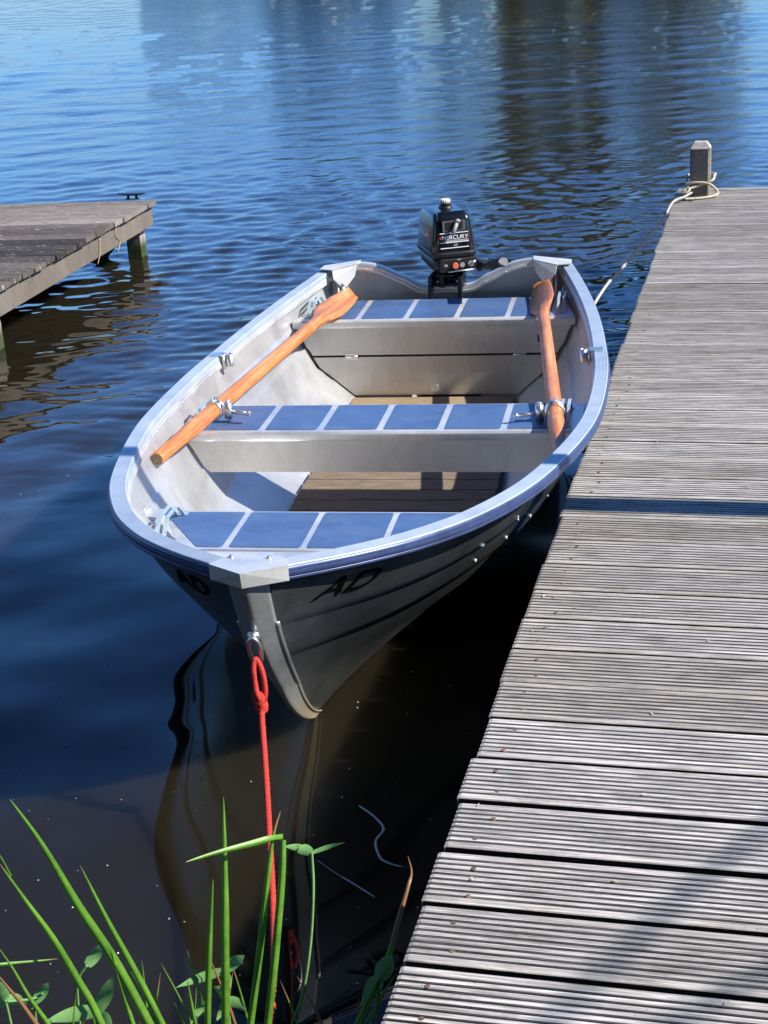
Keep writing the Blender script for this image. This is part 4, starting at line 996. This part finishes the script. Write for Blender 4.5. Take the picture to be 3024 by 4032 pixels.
def blade(par, pts, wd, kind, name='blade'):
    P = smoothpath(pts, 6)
    # carry the blade down into the water
    a, b = P[-1], P[-4]; dr = (a-b).normalized(); dr = Vector((dr.x*.6, dr.y*.3, -abs(dr.z) or -1)); dr.normalize()
    if kind not in ('y0', 'x') and dr.z < -.3 and not (kind == 'y' and abs(pts[0][2]-pts[-1][2]) < .06):
        k = (a.z+.05)/-dr.z; P += [a+dr*k*f for f in (.25, .5, .75, 1)]
    n = len(P); V = []; T = []; acc = [0]
    for i in range(1, n): acc.append(acc[-1]+(P[i]-P[i-1]).length)
    for i, p in enumerate(P):
        t = (P[min(i+1, n-1)]-P[max(i-1, 0)]).normalized(); vd = Vector((.28, 1, -.25)).normalized()
        x = t.cross(vd).normalized(); u = x.cross(t).normalized(); s_ = acc[i]
        w_ = wd*.5*min(1, (s_/ (wd*14)+.02)**.6)
        if kind == 'n': w_ = wd*.5*(.75+.25*min(1, s_/.1))
        V += [p-x*w_+u*w_*.42, p-x*w_*.5+u*w_*.06, p-u*w_*.30, p+x*w_*.5+u*w_*.06, p+x*w_+u*w_*.42]
        f = s_/acc[-1]
        tn = {'g': max(0, .55-s_/.015*.3), 'y': max(0, .75-s_/.05), 'b': (1.0 if s_ < .16 else .35), 't': max(0, 1.3-s_/.045), 'n': 0, 'x': .1}[kind]
        T += [tn, tn*.9, tn*.6, tn*.9, tn]
    F = [(i*5+j, i*5+j+1, i*5+j+6, i*5+j+5) for i in range(n-1) for j in range(4)]
    m = MB(); m.add(V, F, True); m.at = T; return m.build(name, M_reed if kind != 'B' else M_dryb, par, attr=True, weld=False)
CL = {'L': ('reed_clump', 'sheaf of long green reed blades leaning left in the lower left corner'), 'C': ('reed_clump', 'three upright pointed reed blades before the bow rope'),
      'D': ('reed_clump', 'reed pair with one blade snapped over sideways across the red rope'), 'R': ('reed_clump', 'reed with a brown curling tip next to the right stage')}
for k, (nm, lb) in CL.items():
    base = REEDS[k][0][0][-1]; t = thing(nm, lb, 'reeds', (base[0], base[1], 0), 0, 'reeds at the water edge')
    for pts, wd, kd in REEDS[k]:
        o = blade(t, [(p[0]-base[0], p[1]-base[1], p[2]) for p in pts], wd, kd)
        if k == 'D' and kd == 'y': o['label'] = 'snapped blade tip hanging sideways'
for k_ in range(30):
    # thin young blades and dead stalks filling the clumps
    side = k_ % 4; bx, by = ((-.50, 1.99), (-.33, 2.03), (-.60, 1.93), (-.10, 2.02))[side]
    bx += rng.uniform(-.07, .07); by += rng.uniform(-.05, .05); hh = rng.uniform(.20, .34) if side != 3 else rng.uniform(.16, .24); lx = rng.uniform(-.10, .05)
    if k_ == 0: wc = thing('reed_clump', 'short thin young blades and dead stalks scattered low among the reeds', 'reeds', (-.4, 2.0, 0), 0, 'reeds at the water edge')
    top = (bx+lx+.4, by-2.0+.04, hh); P_ = [top, (bx+lx*.6+.4, by-2.0+.02, hh*.72), (bx+lx*.2+.4, by-2.0, hh*.35), (bx+.4, by-2.0, .05)]
    blade(wc, P_, rng.uniform(.003, .008), ('g', 'b', 'y', 't')[int(rng.integers(0, 4))])
# arrowhead leaves
def leaf(par, off, lobes, hub, wd=.020, mid=None, bend=.006):
    """lobes: list of tips; each lobe is a pointed blade from the hub"""
    m = MB()
    for tip, w_ in lobes:
        A = Vector(hub)-off; B = Vector(tip)-off; n = 9; V = []; t = (B-A).normalized(); x = t.cross(Vector((.25, 1, -.35))).normalized(); u = x.cross(t)
        for i in range(n+1):
            f = i/n; p = A+(B-A)*f+u*bend*math.sin(f*3.1)*1.2; q = w_*(math.sin(math.pi*min(1, (f*.82+.18)))**.8)*(1-f)**.25 if f < 1 else .0002
            V += [p-x*q+u*q*.3, p, p+x*q+u*q*.3]
        m.add(V, [(i*3+j, i*3+j+1, i*3+j+4, i*3+j+3) for i in range(n) for j in range(2)], True)
    m.at = [0]*len(m.v); return m.build('leaf', M_arrow, par, attr=True, weld=False)
def stem(par, off, pts, r=.0022):
    m = MB(); m.tube([Vector(p)-off for p in smoothpath(pts, 5)], r, 6); m.at = [0]*len(m.v); return m.build('stem', M_arrow, par, attr=True, weld=False)
def arrow_plant(lb, base, leaves, stems):
    off = Vector((base[0], base[1], 0)); t = thing('arrowhead_plant', lb, 'water plant', off, 0, 'arrowhead plants at the water edge')
    for lobes, hub in leaves: leaf(t, off, lobes, hub)
    for s_ in stems: stem(t, off, s_)
arrow_plant('arrowhead plant with a broad striped three-pointed leaf at lower left', (-.50, 2.0), [
    ([((-.4714, 1.99, .3314), .013), ((-.5876, 1.98, .2600), .014), ((-.489, 2.0, .205), .012)], (-.507, 2.0, .258)),
    ([((-.4915, 2.04, .3568), .011), ((-.528, 2.04, .306), .006)], (-.5212, 2.04, .317))],
    [[(-.507, 2.0, .255), (-.50, 2.0, .12), (-.50, 2.0, -.05)], [(-.5212, 2.04, .317), (-.5356, 2.04, .2956), (-.545, 2.04, .24), (-.55, 2.02, .0)]])
arrow_plant('arrowhead plant with small crowded leaves at the very left edge', (-.61, 1.97), [
    ([((-.5722, 1.99, .3275), .010), ((-.6120, 1.99, .274), .006)], (-.600, 1.99, .292)),
    ([((-.6560, 1.97, .3543), .012), ((-.6044, 1.97, .3036), .011), ((-.6689, 1.97, .300), .010)], (-.637, 1.97, .3150)),
    ([((-.6720, 1.96, .262), .012), ((-.6180, 1.96, .2700), .011), ((-.6395, 1.96, .225), .010)], (-.634, 1.96, .252))],
    [[(-.60, 1.99, .29), (-.61, 1.99, .1), (-.61, 1.97, -.05)], [(-.637, 1.97, .315), (-.63, 1.97, .15), (-.61, 1.97, -.05)], [(-.583, 1.99, .3069), (-.60, 1.98, .306), (-.634, 1.97, .312)]])
arrow_plant('arrowhead plant with two spread leaves behind the upright reeds', (-.315, 2.06), [
    ([((-.2675, 2.03, .3241), .011), ((-.3812, 2.02, .2781), .009), ((-.2990, 2.02, .262), .009)], (-.306, 2.04, .289)),
    ([((-.3230, 2.03, .268), .010), ((-.2720, 2.02, .2200), .011), ((-.3250, 2.02, .205), .008)], (-.3055, 2.03, .2400)),
    ([((-.3340, 2.0, .264), .007), ((-.362, 2.0, .222), .006)], (-.352, 2.0, .238))],
    [[(-.306, 2.04, .289), (-.307, 2.05, .15), (-.315, 2.06, -.05)], [(-.3055, 2.03, .24), (-.312, 2.05, .1), (-.315, 2.06, -.05)]])
arrow_plant('tall thin stalk topped by one winged arrowhead leaf right of the red rope', (-.215, 2.05), [
    ([((-.1990, 2.14, .449), .008), ((-.0990, 2.14, .449), .0042), ((-.176, 2.13, .4440), .011)], (-.1545, 2.15, .4270))],
    [[(-.1545, 2.15, .427), (-.156, 2.13, .37), (-.166, 2.10, .29), (-.1846, 2.075, .2075), (-.2107, 2.05, .1405), (-.22, 2.05, -.05)]])
arrow_plant('dark broad leaf drooping against the edge of the right stage', (-.075, 2.04), [
    ([((-.034, 2.03, .306), .016), ((-.092, 2.03, .208), .015)], (-.058, 2.03, .262))],
    [[(-.058, 2.03, .262), (-.07, 2.04, .12), (-.075, 2.04, -.05)]])
